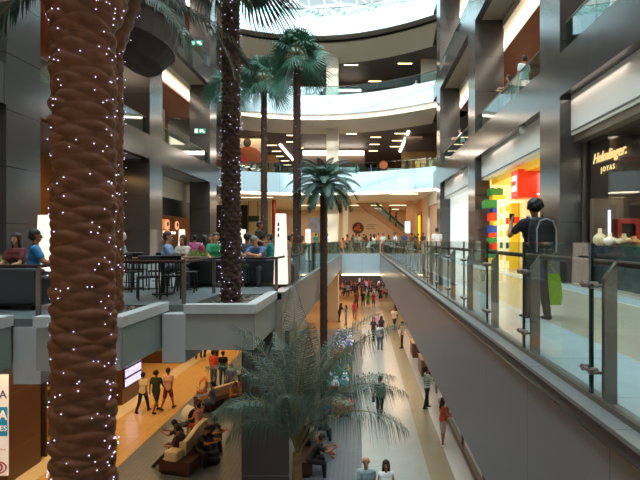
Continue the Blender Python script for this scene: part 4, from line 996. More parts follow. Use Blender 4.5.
def mesh_body(p):
    J = joints(p); mb = MB(); f = p.get('f', 0); torso(mb, J, 0, f)
    cap(mb, J['neck'] - J['t'] * .04, J['head'] - J['ht'] * .05, .052 if not f else .045)
    h = J['head']; ht = J['ht']; hf = J['hf']
    mb.sph(h + ht * .03 - hf * .012, .093, 16, 12); cap(mb, h + hf * .02 - ht * .03, h + hf * .035 - ht * .065, .066, .05)
    cap(mb, h + hf * .085 + ht * .01, h + hf * .108 - ht * .02, .011, .016, 8)      # nose
    for s in (-1, 1):
        cap(mb, h + V3(s * .088, 0, 0) + ht * .015, h + V3(s * .088, 0, 0) - ht * .02, .017, .012, 8)
        mb.sph(h + hf * .075 - ht * .06 + V3(s * .012, 0, 0), .014, 8, 6)
    for k, s in (('L', -1), ('R', 1)):
        cap(mb, J['S' + k], J['E' + k], .052 if not f else .042, .037); cap(mb, J['E' + k], J['E' + k].lerp(J['W' + k], .3), .038, .04); cap(mb, J['E' + k].lerp(J['W' + k], .3), J['W' + k], .039, .025)
        hand(mb, J['W' + k], J['F' + k], s)
        cap(mb, J['H' + k], J['K' + k], .085, .055); K, A = J['K' + k], J['A' + k]; cap(mb, K, K.lerp(A, .3), .052, .056); cap(mb, K.lerp(A, .3), A, .056, .034)
        T = J['T' + k]; cap(mb, A - T * .04 - V3(0, 0, .03), A + T * .14 - V3(0, 0, .05), .034, .026)
    return remesh(mb, .0125, 'body', SKIN[0], 2)
def mesh_shirt(p, sleeve):
    J = joints(p); mb = MB(); f = p.get('f', 0); torso(mb, J, .016, f)
    for k in 'LR':
        if sleeve == 0: continue
        if sleeve == 1: cap(mb, J['S' + k], J['S' + k].lerp(J['E' + k], .6), .066, .062)
        else: cap(mb, J['S' + k], J['E' + k], .066, .052); cap(mb, J['E' + k], J['W' + k].lerp(J['E' + k], .08), .052, .04)
    return remesh(mb, .018, 'shirt', SKIN[0], 3)
def mesh_bottom(p, kind):
    J = joints(p); mb = MB(); X = V3(1, 0, 0); cap(mb, J['pel'] - X * .06, J['pel'] + X * .06, .128)
    if kind == 'skirt':
        for k in 'LR':
            m_ = J['H' + k].lerp(J['K' + k], .85); cap(mb, J['H' + k], m_, .115, .125)
        cap(mb, J['HL'].lerp(J['KL'], .8), J['HR'].lerp(J['KR'], .8), .12)
    else:
        for k in 'LR':
            H, K, A = J['H' + k], J['K' + k], J['A' + k]
            if kind == 'shorts': cap(mb, H, H.lerp(K, .85), .102, .085)
            else: cap(mb, H, K, .102, .072); cap(mb, K, A.lerp(K, .06), .072, .058)
    return remesh(mb, .018, 'trousers', SKIN[0], 3)
def mesh_hair(p, style):
    J = joints(p); h, ht, hf = J['head'], J['ht'], J['hf']; mb = MB()
    if style == 'bald': mb.sph(h - hf * .03 - ht * .005, .088, 14, 10, sc=(1.06, 1, .75))
    else:
        mb.sph(h + ht * .045 - hf * .022, .100, 16, 12); mb.sph(h + ht * .0 - hf * .04, .088, 14, 10)
        if style == 'bushy':
            for q in range(26):
                zq = 1 - 1.5 * (q + .5) / 26; a = q * 2.4; rq = math.sqrt(1 - zq * zq); d_ = V3(rq * math.cos(a), rq * math.sin(a), zq)
                if d_.y > .55 and zq < .5: continue
                mb.sph(h + ht * .02 - hf * .03 + d_ * .095, .038, 8, 6)
        if style == 'long':
            cap(mb, h - hf * .05, h - hf * .075 - ht * .26, .085, .06)
            for s in (-1, 1): cap(mb, h + V3(s * .075, 0, 0) + ht * .01, h + V3(s * .085, 0, 0) - ht * .2 - hf * .02, .035, .025)
        if style == 'bun': mb.sph(h + ht * .1 - hf * .1, .05, 10, 8)
        if style == 'cap':
            mb.sph(h + ht * .07 + hf * .0, .102, 16, 10, sc=(1, 1, .75)); cap(mb, h + ht * .06 + hf * .08, h + ht * .045 + hf * .15, .03, .02)
    return remesh(mb, .014, 'hair', SKIN[0], 2)
SKIN = [mat('skin_light', '#c99270', .55), mat('skin_tan', '#a86f4c', .55), mat('skin_dark', '#8a5a3c', .55)]
POSE = {
 'stand': dict(legL=(.03, .05, 0), legR=(-.03, .05, 0), armL=(.05, .13, .2, .0), armR=(-.02, .13, .25, .0)),
 'walk': dict(hip=.91, legL=(.38, .03, .12), legR=(-.28, .03, .25), armL=(-.35, .12, .3, 0), armR=(.35, .12, .35, 0), lean=.04),
 'walk2': dict(hip=.91, legL=(-.22, .03, .35), legR=(.32, .03, .08), armL=(.3, .12, .4, 0), armR=(-.3, .12, .25, 0), lean=.04),
 'phone': dict(legL=(.05, .06, .02), legR=(-.1, .05, .12), armL=(.75, .45, 1.9, .35), armR=(.05, .16, .15, -.05), head=.1),
 'hold': dict(legL=(.03, .05, 0), legR=(-.05, .06, .05), armL=(.2, .15, 1.2, .4), armR=(.2, .15, 1.1, .45), head=.2),
 'raise': dict(legL=(.12, .06, .05), legR=(-.15, .07, .1), armL=(1.1, .15, 1.5, .1), armR=(.9, .2, 1.6, .2)),
 'lean': dict(legL=(.1, .05, .1), legR=(-.15, .05, .05), armL=(.6, .2, .9, .2), armR=(.6, .2, .9, .2), lean=.3, head=.1),
 'sit': dict(hip=.52, legL=(1.45, .12, 1.4), legR=(1.5, .14, 1.5), armL=(.5, .12, .8, .3), armR=(.5, .12, .8, .3), lean=.08),
 'sitlean': dict(hip=.52, legL=(1.4, .15, 1.3), legR=(1.35, .2, 1.35), armL=(.95, .1, .8, .35), armR=(.9, .1, .9, .35), lean=.55, head=.35),
 'recline': dict(hip=.5, legL=(1.15, .08, .35), legR=(1.2, .1, .55), armL=(.4, .15, 1.0, .4), armR=(.3, .15, 1.1, .4), lean=-.15, head=.4),
}
CACHE = {}
def cached(key, fn):
    if key not in CACHE: CACHE[key] = fn()
    return CACHE[key]
PART_NAME = {'pants': 'trousers', 'shorts': 'shorts', 'skirt': 'skirt'}
pc = [0]
def mobj(name, me, m, parent):
    o = bpy.data.objects.new(name, me); C.objects.link(o); o.parent = parent
    if len(o.material_slots): o.material_slots[0].link = 'OBJECT'; o.material_slots[0].material = m
    return o
def hexmat(pref, c, r=.75):
    return mat(pref + c, c, r)
def person(label, X, Y, z, face, pose='stand', top='#222226', bot='#22252c', hair='short', hc='#17110e', skin=0, f=0, sleeve=1, bottom='pants', group=None, sc=1.0, shoe='#1d1a19', detail=True):
    p = dict(POSE[pose]); p['f'] = f; k = (pose, f)
    if f: sc *= .95
    t = thing('person', label, 'person', (X, Y, z), math.radians(face), group); t.scale = (sc,) * 3
    mobj('body', cached(('b',) + k, lambda: mesh_body(p)), SKIN[skin], t)
    mobj('shirt', cached(('s', sleeve) + k, lambda: mesh_shirt(p, sleeve)), hexmat('cloth', top), t)
    mobj(PART_NAME[bottom], cached(('p', bottom) + k, lambda: mesh_bottom(p, bottom)), hexmat('cloth', bot), t)
    mobj('hair', cached(('h', hair) + k, lambda: mesh_hair(p, hair)), hexmat('hair', hc, .6), t)
    J = joints(p)
    if detail:
        def sho(k_):
            mb = MB(); A = J['A' + k_]; T = J['T' + k_]; cap(mb, A - T * .045 - V3(0, 0, .035), A + T * .15 - V3(0, 0, .055), .046, .036, 10); return remesh(mb, .014, 'shoe', SKIN[0], 1)
        for k_ in 'LR': mobj('shoe', cached(('sh', k_) + k, lambda k_=k_: sho(k_)), hexmat('shoe', shoe), t)
        def eyes(s):
            mb = MB(); h, ht, hf = J['head'], J['ht'], J['hf']
            mb.sph(h + hf * .083 + ht * .018 + V3(s * .034, 0, 0), .012, 8, 6)
            me = bpy.data.meshes.new('eye'); me.from_pydata(mb.v, [], mb.f); me.materials.append(SKIN[0]); return me
        for s_ in (-1, 1): mobj('eye', cached(('e', s_) + k, lambda s_=s_: eyes(s_)), mat('eye', '#1c1412', .3), t)
        def mouth():
            mb = MB(); h, ht, hf = J['head'], J['ht'], J['hf']; mb.sph(h + hf * .088 - ht * .06, .02, 8, 6, sc=(1.2, .4, .3))
            me = bpy.data.meshes.new('mouth'); me.from_pydata(mb.v, [], mb.f); me.materials.append(SKIN[0]); return me
        mobj('mouth', cached(('m',) + k, mouth), mat('lip', '#8a4438', .5), t)
    return t, J
def pa(label, px, py, z, face, *a, **k):
    X, Y = at(px, py, z); return person(label, X, Y, z, face, *a, **k)
def pd(label, px, Y, z, face, *a, **k): return person(label, ax(px, Y), Y, z, face, *a, **k)

# man with backpack on the walkway
T, J = pd('man in black with a grey backpack standing holding a green bag on the walkway', 535, 7.35, 0, 12, 'phone', '#17181c', '#3a332e', 'bushy', '#120e0c', 1, bottom='pants', sc=1.0)
m = MB(); [cap(m, (-.115, -.19, zq), (.115, -.19, zq), rq) for zq, rq in ((1.02, .085), (1.10, .10), (1.18, .105), (1.26, .10), (1.34, .09), (1.41, .07))]
bm_ = remesh(m, .015, 'bag_body', BLK)
bp = thing('backpack', 'black backpack with grey straps worn by the man on the walkway', 'backpack', T.location, T.rotation_euler.z)
mobj('bag_body', bm_, mat('bag_black', '#1b1b1e', .7), bp)
MB().tube([(-.15, -.3, .98), (-.15, -.3, 1.3), (-.10, -.29, 1.42), (0, -.29, 1.45), (.1, -.29, 1.42), (.15, -.3, 1.3), (.15, -.3, .98)], .012, n=6).build('piping', mat('grey_strap', '#8a8c90', .6), bp)
for s in (-1, 1): MB().tube([(s*.11, -.16, 1.42), (s*.12, -.02, 1.50), (s*.12, .12, 1.38), (s*.13, .1, 1.2), (s*.14, -.08, 1.08)], .02, n=6).build('strap', mat('grey_strap', '#8a8c90'), bp)
MB().tube([(-.04, -.2, 1.45), (0, -.2, 1.5), (.04, -.2, 1.45)], .012, n=6).build('handle', BLK, bp)
w = J['WR'] + J['FR'] * .09
gb = thing('shopping_bag', 'lime green shopping bag hanging from the hand of the man on the walkway', 'bag', T.location, T.rotation_euler.z)
m = MB(); wx, wy, wz = w; wz -= .03
for q in range(1):
    V = []
    for (zz, hwid, dep) in [(0, .13, .05), (-.14, .15, .07), (-.34, .165, .08), (-.46, .15, .06)]:
        for (a, b) in ((-1, -1), (1, -1), (1, 1), (-1, 1)): V.append((wx + .04 + a * hwid * (1 if zz else 1), wy + b * dep, wz - .12 + zz))
    F = [(3,2,1,0)] if 0 else []
    for k in range(3):
        for i in range(4): F.append((k*4+i, k*4+(i+1)%4, (k+1)*4+(i+1)%4, (k+1)*4+i))
    F.append((12, 13, 14, 15)); m.add(V, F)
m.build('bag_body', mat('lime', '#9ccb2a', .5, noise_amt=.15, noise_scale=12), gb)
MB().tube([(wx - .07, wy, wz - .12), (wx - .01, wy, wz + .02), (wx + .05, wy, wz + .02), (wx + .14, wy, wz - .12)], .008, n=6).build('handle', mat('lime', '#9ccb2a'), gb)
w = J['WL'] + J['FL'] * .07
ph = tag(MB().box(-.035, .035, -.006, .006, -.06, .07).build('mobile_phone', BLK, bevel=.003), 'black phone held to the ear by the man with the backpack', 'phone')
ph.location = T.matrix_basis @ w if 0 else (Matrix.Translation(T.location) @ Matrix.Rotation(T.rotation_euler.z, 4, 'Z')) @ w

pd('man in white t-shirt walking away on the right walkway toward the rear', 437, 24, 0, 0, 'walk', '#e6dfe2', '#5a5348', 'short', '#2a1c14', 0)
pd('man in pale blue shirt leaning on the far right railing', 397, 36.5, 0, 100, 'lean', '#bccfe0', '#2d3a52', 'short', '#2a1c14', 1)
pd('man in dark blue shirt right of the pale blue shirt man, far right railing', 404.5, 37.5, 0, 150, 'stand', '#2f4f73', '#2b3038', 'short', '#1b1410', 1)
# right gallery
pd('man in white shirt leaning on the upper right gallery balustrade', 524, 18.1, 6.0, 25, 'stand', '#dfe9e9', '#4a4a50', 'short', '#1a1412', 1, sc=1.04)
pd('person in dark blue behind the white shirt man on the upper right gallery', 513, 19.7, 6.0, 90, 'lean', '#27315a', '#22242c', 'long', '#1a1412', 0, f=1)
pd('person in white and dark clothes on the farther right gallery bay', 463, 29.5, 6.0, 90, 'lean', '#e4e4e8', '#22242c', 'short', '#141010', 0)

# terrace diners
G = 'diners on the cafe terrace'
pd('man in bright blue shirt sitting on the far left sofa, seen from behind', 33, 9.3, .0, -60, 'sit', '#2f86c2', '#2b2f3a', 'short', '#14100f', 1)
pd('person in dark red top beside the bright blue shirt man at the far left', 18, 9.6, 0, 170, 'sit', '#6e3030', '#26262c', 'long', '#2a1810', 0, f=1)
pd('man in blue grey shirt at the first cafe table', 166, 11.5, .0, -80, 'sit', '#7f9cc0', '#3a3f4a', 'short', '#3a2e26', 0)
pd('woman in pale grey resting chin on hand across from the blue grey shirt man', 184, 12.8, 0, 160, 'sit', '#b9aea6', '#33302f', 'long', '#3a2418', 0, f=1)
pd('person with pale hair at the table right of the biggest trunk', 123, 12.4, 0, 120, 'sit', '#a9b4be', '#3a3f4a', 'short', '#c9bfb2', 0)
pd('man in green shirt sitting behind the left dark sofa', 216, 13.4, 0, 200, 'sit', '#1f8f5c', '#2b2f3a', 'short', '#3a2418', 0)
pd('man in blue sitting low on the right dark sofa, grey hair', 262, 12.75, 0, 160, 'sitlean', '#3f5f8a', '#2b2f3a', 'short', '#6e6a66', 0)
pd('person in dark grey between the tall slim trunk and the right sofa', 247, 14.4, 0, 20, 'sit', '#3a3f48', '#22242c', 'short', '#1a1412', 1)
pd('standing waiter in black behind the right dark sofa', 259, 16.2, 0, -100, 'hold', '#121316', '#101014', 'short', '#120e0c', 1)
pd('person in teal sitting by the large lit pillar', 271, 15.5, 0, 90, 'sit', '#2f8a82', '#2b2f3a', 'short', '#2a1c14', 0)
for i, (px, Y, c, fc, l) in enumerate([(206, 16, '#8a2f38', 40, 'dark red'), (211, 17.5, '#2a2a30', 180, 'black'), (203, 18.5, '#c9c4bc', -60, 'cream'), (240, 17, '#33506e', 100, 'navy blue'), (252, 19, '#2c2c34', 200, 'dark violet grey'), (268, 20, '#b0603a', 150, 'rust'), (283, 22, '#c77a4a', 120, 'orange brown'), (289, 20.5, '#b98a5a', -90, 'tan'), (302, 23.5, '#d08a4c', 180, 'amber'), (272, 24, '#46342c', 200, 'dark brown'), (195, 19.5, '#a34a78', 30, 'pink')]):
    pd('terrace diner in a %s top at the tables behind the sofas' % l, px, Y, 0, fc, 'sit', c, '#26282e', 'long' if i % 3 == 0 else 'short', '#1d1512', i % 3, f=i % 3 == 0, group=G, detail=False)

# bridge and rear hall
pd('man in white shirt bending over the bridge railing near the pale column', 329, 43, 0, 120, 'lean', '#e8ecee', '#2b3a34', 'short', '#1a1412', 1)
crowd = [(343, 44, '#c8683a', 'sit', 'orange, seated behind the bridge railing, left one'), (347, 44.5, '#e0793c', 'stand', 'orange, standing behind the bridge railing'), (356, 47, '#7a8a80', 'stand', 'grey green'), (364, 48, '#3a4a44', 'walk', 'dark green'), (368, 43, '#c9b8b0', 'sitlean', 'pale pink, bent over'), (374, 43.5, '#e0d8cc', 'stand', 'cream, near the middle of the bridge'), (378, 43, '#e08a5a', 'stand', 'salmon, near the right end of the bridge'), (383, 44, '#b9c9c4', 'walk', 'pale green, by the right bridge corner'), (371, 52, '#1f1f24', 'stand', 'black, before the escalator'), (366, 53, '#a33a34', 'walk', 'dark red, before the escalator'), (359, 54, '#e6e0d8', 'stand', 'white, below the round poster'), (353, 54, '#44506e', 'walk', 'slate blue, below the round poster'), (377, 53, '#6e4a3a', 'stand', 'brown, before the escalator'), (389, 49, '#2a2a2e', 'stand', 'dark grey, left of the screen'), (412, 43, '#5a4638', 'stand', 'brown, by the peach wall'), (418, 45, '#7a6250', 'walk', 'tan, by the yellow display'), (423, 42, '#3a2e2a', 'stand', 'dark brown, by the cream pier'), (300, 46, '#c9743c', 'stand', 'orange, left of the date palm'), (309, 47, '#8a4a34', 'walk', 'rust, left of the date palm'), (316, 45, '#3a7a6e', 'stand', 'teal, left of the date palm'), (292, 49, '#c98a4a', 'walk', 'amber, far left of the date palm')]
for i, (px, Y, c, po, l) in enumerate(crowd):
    pd('distant person in the rear hall dressed in %s' % l, px, Y, 0, (i * 77) % 360, po, c, ['#26282e', '#3a3f52', '#4a3a30'][i % 3], 'long' if i % 4 == 1 else 'short', '#1d1512', i % 3, f=int(i % 4 == 1), group='people in the rear hall', detail=False)
for i, (px, t_, c, l) in enumerate([(390, .55, '#3a2e2a', 'dark brown'), (396, .68, '#6e3a34', 'brick red')]):
    X = ax(px, 50.6); person('person in %s riding the escalator' % l, X, 50.65, max(0, sl(X) - .1), 90, 'stand', c, '#22242c', 'short', '#1d1512', i % 3, detail=False, group='people on the escalator')
# first rear gallery
pd('person in black outfit alone at the first rear gallery balustrade', 277.5, 42.4, 6.05, 180, 'stand', '#14181e', '#16181e', 'short', '#16100e', 1, sc=1.15)
for i, (px, Y, c, l) in enumerate([(241, 42, '#3f9ab0', 'teal blue'), (250, 42.5, '#22242c', 'black'), (254, 42.2, '#e0d8cc', 'cream'), (371, 43, '#2f5fae', 'blue'), (358, 43.5, '#2f9ab8', 'bright cyan'), (378, 44.0, '#1c2a34', 'dark navy'), (407, 41.5, '#4a3a30', 'brown'), (418, 40.5, '#e0a03c', 'yellow ochre'), (423, 40, '#c98a4a', 'tan'), (431, 39.5, '#d8b890', 'beige'), (426, 41.5, '#3a2a26', 'dark brown')]):
    pd('visitor in a %s top at the first rear balustrade' % l, px, Y, 6.05, 180 - i * 25, 'stand', c, '#26282e', 'long' if i % 3 == 0 else 'short', '#1d1512', i % 3, f=int(i % 3 == 0), detail=False, group='visitors on the first rear gallery')
pd('person in white seated at the second rear gallery balustrade, far right', 416, 40.8, 12.45, 160, 'stand', '#e6e8ea', '#3a3a40', 'short', '#1a1412', 0, detail=False)

# lower hall, left corridor
Z = -6
pa('woman in cream top walking away on the yellow floor, leftmost of three', 143, 412, Z, -10, 'walk2', '#dccdb0', '#1e1c20', 'short', '#1a120e', 1, f=1, sleeve=1)
pa('person in dark green walking away between the cream and pink tops, yellow floor', 156, 412, Z, -12, 'walk', '#2c3420', '#262b22', 'bushy', '#120d0b', 2, bottom='shorts')
pa('man in pink shirt and red shorts walking away on the yellow floor', 168, 409, Z, -14, 'walk2', '#e0a894', '#8a2a2a', 'short', '#1a120e', 1, bottom='shorts')
pa('man in orange red t-shirt standing beyond the cream cushion bench', 213.5, 386, Z, -20, 'stand', '#e0502a', '#3f4c58', 'short', '#1a120e', 1)
pa('person in black standing right of the orange shirt man', 223, 385, Z, 10, 'stand', '#17161a', '#1c1c22', 'bun', '#120d0b', 1, f=1)
for i, (px, py, c, l) in enumerate([(196, 356, '#5a2a22', 'dark red'), (203, 355, '#2a2624', 'black'), (209, 354, '#3a2a24', 'dark brown'), (217, 360, '#8a3a2a', 'brick red')]):
    pa('far walker in a %s top at the end of the left lower corridor' % l, px, py + 3, Z, 40 * i, ['walk', 'stand'][i % 2], c, '#221f20', 'short', '#120d0b', 1, detail=False, group='far walkers in the left lower corridor')
def seat(label, px, py, face, pose, *a, **k): return pa(label, px, py, Z, face, pose, *a, **k)
seat('person in black bending forward with head down on the curved cream backed bench', 184, 456, 80, 'sitlean', '#1a1618', '#17151a', 'long', '#120d0b', 1, f=1)
seat('person in plum top leaning back, legs stretched out, near the cream end cushion', 176, 466, 85, 'recline', '#5a3a4a', '#17161c', 'short', '#120d0b', 1)
seat('person in dark olive clothes with bare forearms on the right side of the bench', 198, 463, -110, 'sitlean', '#24261e', '#17161a', 'short', '#120d0b', 1)
seat('person in dark violet t-shirt leaning forward on the curved cream backed bench', 206, 452, -110, 'sitlean', '#2a2140', '#201c28', 'short', '#120d0b', 1)
seat('woman in pink sleeveless top with bare shoulders at the back of the seated group', 199, 438, 60, 'sit', '#d89a8a', '#c0503a', 'short', '#2a1a12', 0, f=1, sleeve=0, bottom='shorts')
seat('person in grey blue t-shirt sitting on the far bench facing left', 213, 414, 95, 'sit', '#5a6a80', '#3a4460', 'short', '#1a120e', 1, bottom='shorts')
seat('person in tan top on the right half of the far bench', 233, 408, -150, 'sitlean', '#a8703c', '#2a2420', 'long', '#2a1810', 1, f=1)
seat('person in pink and orange on the far bench beside the stone column', 240, 404, -120, 'sit', '#c0605a', '#7a3a2a', 'long', '#1a120e', 0, f=1)
seat('person in violet grey behind the far bench', 231, 392, 180, 'sit', '#6a6288', '#2a2430', 'short', '#8a6a4a', 0)
bk = thing('backpack', 'black backpack on the plank floor right of the seated group', 'backpack', (*at(213, 464, Z), Z))
m = MB(); cap(m, (-.1, 0, .14), (.1, 0, .14), .14); cap(m, (-.08, 0, .35), (.08, 0, .35), .11); mobj('bag_body', remesh(m, .02, 'bag_body', BLK), BLK, bk); MB().tube([(-.05, 0, .44), (0, 0, .5), (.05, 0, .44)], .012).build('handle', BLK, bk)
def stroller(px, py, rz, c, lab):
    X, Y = at(px, py, Z); t = thing('stroller', lab, 'stroller', (X, Y, Z), rz); s = hexmat('str', c)
    MB().box(-.2, .2, -.1, .28, .42, .5).build('seat', s, t, bevel=.03)
    MB().box(-.2, .2, -.2, -.1, .45, .95).build('backrest', s, t, bevel=.03)
    m = MB(); n = 8; V = []; 
    for i in range(n + 1):
        a = .2 + PI * .45 * i / n
        for x in (-.23, .23): V.append((x, -.15 + .36 * math.sin(a) - .05, .72 + .36 * math.cos(a)))
    m.add(V, [(2*i, 2*i+1, 2*i+3, 2*i+2) for i in range(n)]); o = m.build('canopy', hexmat('str', '#e2ddd4' if c == '#1b1a1c' else c), t); o.modifiers.new('s', 'SOLIDIFY').thickness = .02
    MB().tube([(-.22, -.5, 1.0), (-.22, .3, .12)], .012).tube([(.22, -.5, 1.0), (.22, .3, .12)], .012).tube([(-.22, -.35, .12), (-.22, .25, .6)], .012).tube([(.22, -.35, .12), (.22, .25, .6)], .012).tube([(-.22, -.5, 1.0), (.22, -.5, 1.0)], .015).build('frame', STEEL, t)
    for x in (-.24, .24):
        for y in (-.35, .3): MB().cyl((x - .02, y, .1), (x + .02, y, .1), .1, n=16).build('wheel', BLK, t)
stroller(188, 436, 2.4, '#1b1a1c', 'black and white stroller at the back of the seated group')
stroller(203, 402, 1.9, '#b8603c', 'red checked stroller left of the far bench')
# lower centre bench
seat('person in maroon top with white hair sitting behind the front palm stem', 305, 457, -60, 'sit', '#5a1c2a', '#26262c', 'bald', '#d8d2cc', 0)
seat('person in grey t-shirt and shorts sitting right of the front palm stem', 314, 458, -80, 'recline', '#7a8078', '#5a5048', 'short', '#1c1614', 1, bottom='shorts')
seat('person in navy with blue headscarf at the far end of the palm stem bench', 318, 440, -70, 'sitlean', '#1c2038', '#1c2030', 'short', '#2a6a9a', 0, f=1)
seat('person in black sitting at the near end of the palm stem bench', 310, 476, -75, 'sitlean', '#17171a', '#17171a', 'short', '#120d0b', 1)
# lower hall centre
pd('balding man in pale grey blue shirt at the bottom edge walking toward the viewer', 366, 12.5, Z, 180, 'walk', '#9fb4b8', '#3a3f46', 'bald', '#8a6a50', 0)
pd('long haired woman in white tank top at the bottom edge beside the balding man', 386, 12.5, Z, 180, 'walk2', '#eeece8', '#4a4f60', 'long', '#2a1610', 1, f=1, sleeve=0)
T2, J2 = pa('woman in black trousers half hidden by the right palm fronds carrying a handbag', 380, 417, Z, 10, 'walk2', '#5a6a52', '#15151a', 'short', '#2a1810', 0, f=1)
w = Matrix.Translation(T2.location) @ Matrix.Rotation(T2.rotation_euler.z, 4, 'Z') @ (J2['WL'] + V3(-.02, 0, -.1))
hb = thing('handbag', 'black handbag carried by the woman in black trousers', 'bag', w); MB().box(-.06, .06, -.14, .14, -.26, -.04).build('bag_body', BLK, hb, bevel=.02); MB().tube([(0, -.1, -.04), (0, 0, .1), (0, .1, -.04)], .01).build('handle', BLK, hb)
T3, _ = pa('man in teal and white striped shirt standing at the lower shop window', 427, 408, Z, -75, 'raise', '#e8ecec', '#1b1d26', 'short', '#140f0d', 1)
for q, z in enumerate([.98, 1.06, 1.14, 1.22, 1.3, 1.38]):
    m = MB(); m.lathe([(.118 + .008*(q>1), z), (.128 + .008*(q>1), z + .008), (.128 + .008*(q>1), z + .032), (.118, z + .04)], 24); o = m.build('shirt_stripe', mat('teal_stripe', '#2a8a92', .7), T3, smooth=True); o.scale = (1.42, 1, 1)
pa('woman in orange red top and patterned shorts standing by the lower shop window', 443, 445, Z, -80, 'hold', '#d2502c', '#b9a8a0', 'long', '#241410', 1, f=1, sleeve=0, bottom='shorts', shoe='#e8e4de')
pa('security guard in white shirt and black trousers standing by the fascia', 402, 348, Z, 90, 'stand', '#e8dccf', '#141418', 'short', '#140f0d', 1)
pa('man in white shirt and dark trousers farther along the fascia, left of centre', 394.5, 329, Z, 150, 'walk', '#ece0d4', '#1a1a20', 'short', '#140f0d', 1)
pd('man in white t-shirt and jeans walking away in the lower hall', 380, 32.5, Z, 0, 'stand', '#e6eaee', '#46607c', 'short', '#1c1410', 0)
pd('person in pink shirt with straw coloured cap in the lower hall', 378.5, 37.3, Z, 5, 'stand', '#d89ab0', '#4a4f60', 'cap', '#d9b48a', 0)
pd('woman in dark top left of the white t-shirt man', 373.5, 35.5, Z, 160, 'walk', '#33292c', '#2a2f3c', 'long', '#140f0d', 0, f=1)
pd('woman with black hair and dark dress just right of the pink checked shirt person', 381.5, 36.2, Z, 0, 'walk2', '#1e1c20', '#1e1c20', 'long', '#140f0d', 1, f=1, bottom='skirt')
pa('woman in deep pink top and grey trousers walking in the lower hall', 354.5, 319, Z, 180, 'walk', '#c8455f', '#6a6a70', 'long', '#1c1410', 1, f=1)
pa('person in dark orange brown shirt behind the deep pink top woman', 356.5, 308, Z, 190, 'stand', '#8a3a24', '#3a2a24', 'short', '#1c1410', 1)
pa('person in black near the middle of the lower crowd', 363, 307, Z, 180, 'stand', '#17191c', '#17191c', 'short', '#1c1410', 1)
pa('person in bright green top in the lower crowd', 368, 309, Z, 0, 'walk', '#2f9a3c', '#5a3a34', 'long', '#1c1410', 1, f=1, bottom='shorts')
pa('person in red top right of the bright green one', 373.5, 308, Z, 180, 'walk2', '#c02a3a', '#7a4a44', 'long', '#2a1810', 0, f=1, bottom='shorts')
pa('woman in black dress at the right of the lower crowd', 380.5, 302, Z, 180, 'stand', '#121216', '#121216', 'long', '#1c1410', 1, f=1, bottom='skirt')
pa('woman in grey turned toward the market tables', 346, 325, Z, 90, 'stand', '#6a7a84', '#5a7080', 'long', '#1c1410', 0, f=1)
pa('dark haired person bending at the rear market table', 339.5, 322, Z, -60, 'lean', '#22242a', '#22242a', 'long', '#120d0b', 1, f=1)
pa('person in dark coat near the right fascia far down the lower hall', 396, 316, Z, 120, 'stand', '#2a2422', '#2a2422', 'short', '#1c1410', 1)
rr = random.Random(12)
cl = ['#b02a3a', '#1d2026', '#c8455f', '#2a2f44', '#7a2a2a', '#dfe3e6', '#7fb0d0', '#3a3a40', '#23262c', '#50343c']; cn = ['red', 'black', 'pink', 'navy', 'dark red', 'white', 'pale blue', 'grey', 'charcoal', 'plum']
for i in range(34):
    px = 342 + (i * 7.3) % 46; py = rr.uniform(287, 297)
    k = i % 10
    X, Y = at(px, py, Z)
    person('far person in a %s top in the crowd ending the lower hall' % cn[k], X, Y, Z, rr.uniform(0, 360), rr.choice(['sit', 'stand', 'sit', 'walk']), cl[k], '#1c1d24', rr.choice(['short', 'long']), '#140f0d', i % 3, f=i % 2, detail=False, group='%s topped people at the end of the lower hall' % cn[k], sc=.98)
struct('wall_lower_rear', MB().box(-16, 12, 79, 79.2, -6, -1.7), mat('lower_rear_wall', '#4a3d36', .6), 'dark back wall of the lower hall')

# ---------------------------------------------------------------- light
def area(name, loc, size, power, col, rot=(0, 0, 0)):
    l = bpy.data.lights.new(name, 'AREA'); l.shape = 'RECTANGLE'; l.size, l.size_y = size; l.energy = power; l.color = col
    o = bpy.data.objects.new(name, l); C.objects.link(o); o.location = loc; o.rotation_euler = rot; return o
W_ = (1, .80, .58); OR = (1, .58, .24); NW = (1, .9, .78)
for y in (13, 20, 27, 34): area('corridor_lamp', (-9.6, y, -.9), (1, 4), 120, (1, .68, .34))
for y in (13, 21, 30): area('seating_lamp', (-5.2, y, -.9), (1, 2), 8, OR)
for y in (46, 56, 68): area('lower_hall_lamp', (-1, y, -1.8), (8, 3), 200, (1, .68, .4))
for y in (34, 40): area('walkway_soffit_lamp', (2.5, y, -1.85), (1.2, 3), 60, (1, .62, .32))
for y in (16, 23, 30): area('lower_shop_lamp', (4.4, y, -1.85), (1, 4), 40, NW)
area('terrace_lamp', (-8, 40, -.95), (6, 2), 60, OR)
for y in (45, 52, 59): area('rear_hall_lamp', (-2, y, 4.6), (12, 1.2), 150, W_)
for x in (-10, -2, 4.2): area('rear_gallery_lamp', (x, 47, 10.5), (2.5, 4), 90, W_)
area('rear_gallery_lamp', (-2, 57, 10.5), (10, 2), 120, W_)
area('rear_gallery_lamp', (-2, 50, 16.8), (12, 2), 120, NW)
for y in (10, 19, 29):
    area('gallery_lamp', (XR + 3.5, y, 10.6), (2, 3), 55, W_); area('gallery_lamp', (XL - 3.5, y, 10.6), (2, 3), 55, W_)
    area('gallery_lamp', (XR + 3.5, y, 17.0), (2, 3), 40, W_); area('gallery_lamp', (XL - 3.5, y, 17.0), (2, 3), 40, W_)
area('toy_shop_lamp', (6.9, 19, 3.6), (.8, 5), 60, W_)
area('jewellery_lamp', (7.0, 11.2, 3.6), (.8, 3), 30, W_)
for y in (19, 30): area('left_shop_lamp', (-12.8, y, 4.5), (1.5, 4), 60, OR)
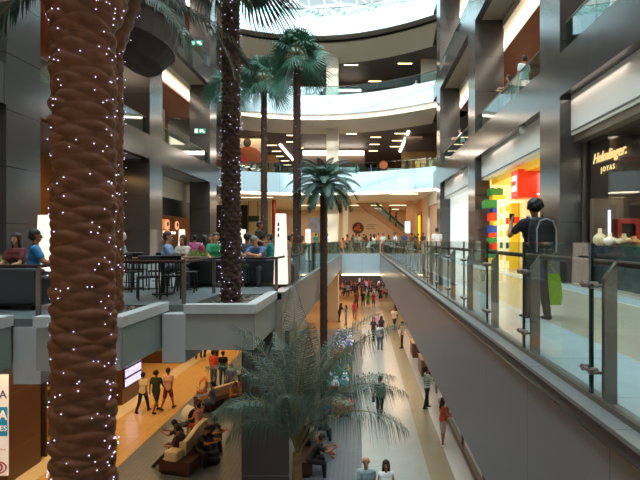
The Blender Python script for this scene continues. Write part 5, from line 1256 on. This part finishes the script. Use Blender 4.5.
for y in (12, 20, 29): area('walkway_lamp', (5.45, y, 4.9), (.2, 3), 4, NW)
sun = bpy.data.lights.new('sun', 'SUN'); sun.energy = 2.0; sun.angle = .01; sun.color = (1, .97, .92)
so = bpy.data.objects.new('sun', sun); C.objects.link(so)
so.rotation_euler = Vector((.10, math.cos(math.radians(28)), -math.sin(math.radians(28)))).to_track_quat('-Z', 'Y').to_euler()
w = bpy.data.worlds.new('world'); SC.world = w; w.use_nodes = True
bg = w.node_tree.nodes['Background']; bg.inputs[0].default_value = (.80, .92, 1.0, 1)
_N = w.node_tree.nodes; _L = w.node_tree.links; tc = _N.new('ShaderNodeTexCoord'); sx = _N.new('ShaderNodeSeparateXYZ'); mr = _N.new('ShaderNodeMapRange')
_L.new(tc.outputs['Generated'], sx.inputs[0]); _L.new(sx.outputs[1], mr.inputs['Value'])
mr.inputs['From Min'].default_value = .1; mr.inputs['From Max'].default_value = .85; mr.inputs['To Min'].default_value = 6.2; mr.inputs['To Max'].default_value = .55
_L.new(mr.outputs['Result'], bg.inputs[1])

# ---------------------------------------------------------------- camera
cam = bpy.data.cameras.new('camera'); cam.lens = 500 / 640 * 36; cam.sensor_width = 36; cam.shift_x = -42 / 640; cam.clip_end = 300
co = bpy.data.objects.new('camera', cam); C.objects.link(co); co.location = (0, 0, EYE); co.rotation_euler = (PI / 2, 0, 0); SC.camera = co
SC.view_settings.view_transform = 'Standard'; SC.view_settings.look = 'None'; SC.view_settings.gamma = 1; SC.view_settings.use_curve_mapping = False
SC.view_settings.exposure = 0.75
SC.cycles.max_bounces = 8; SC.cycles.diffuse_bounces = 4; SC.cycles.glossy_bounces = 4; SC.cycles.transparent_max_bounces = 24; SC.cycles.transmission_bounces = 4
SC.cycles.caustics_reflective = False; SC.cycles.caustics_refractive = False; SC.cycles.sample_clamp_indirect = 6

for _o in []:
    if 'label' in _o and not 4 <= len(_o['label'].split()) <= 16 and _o.get('kind') != 'structure': print('LONG', len(_o['label'].split()), _o['label'])
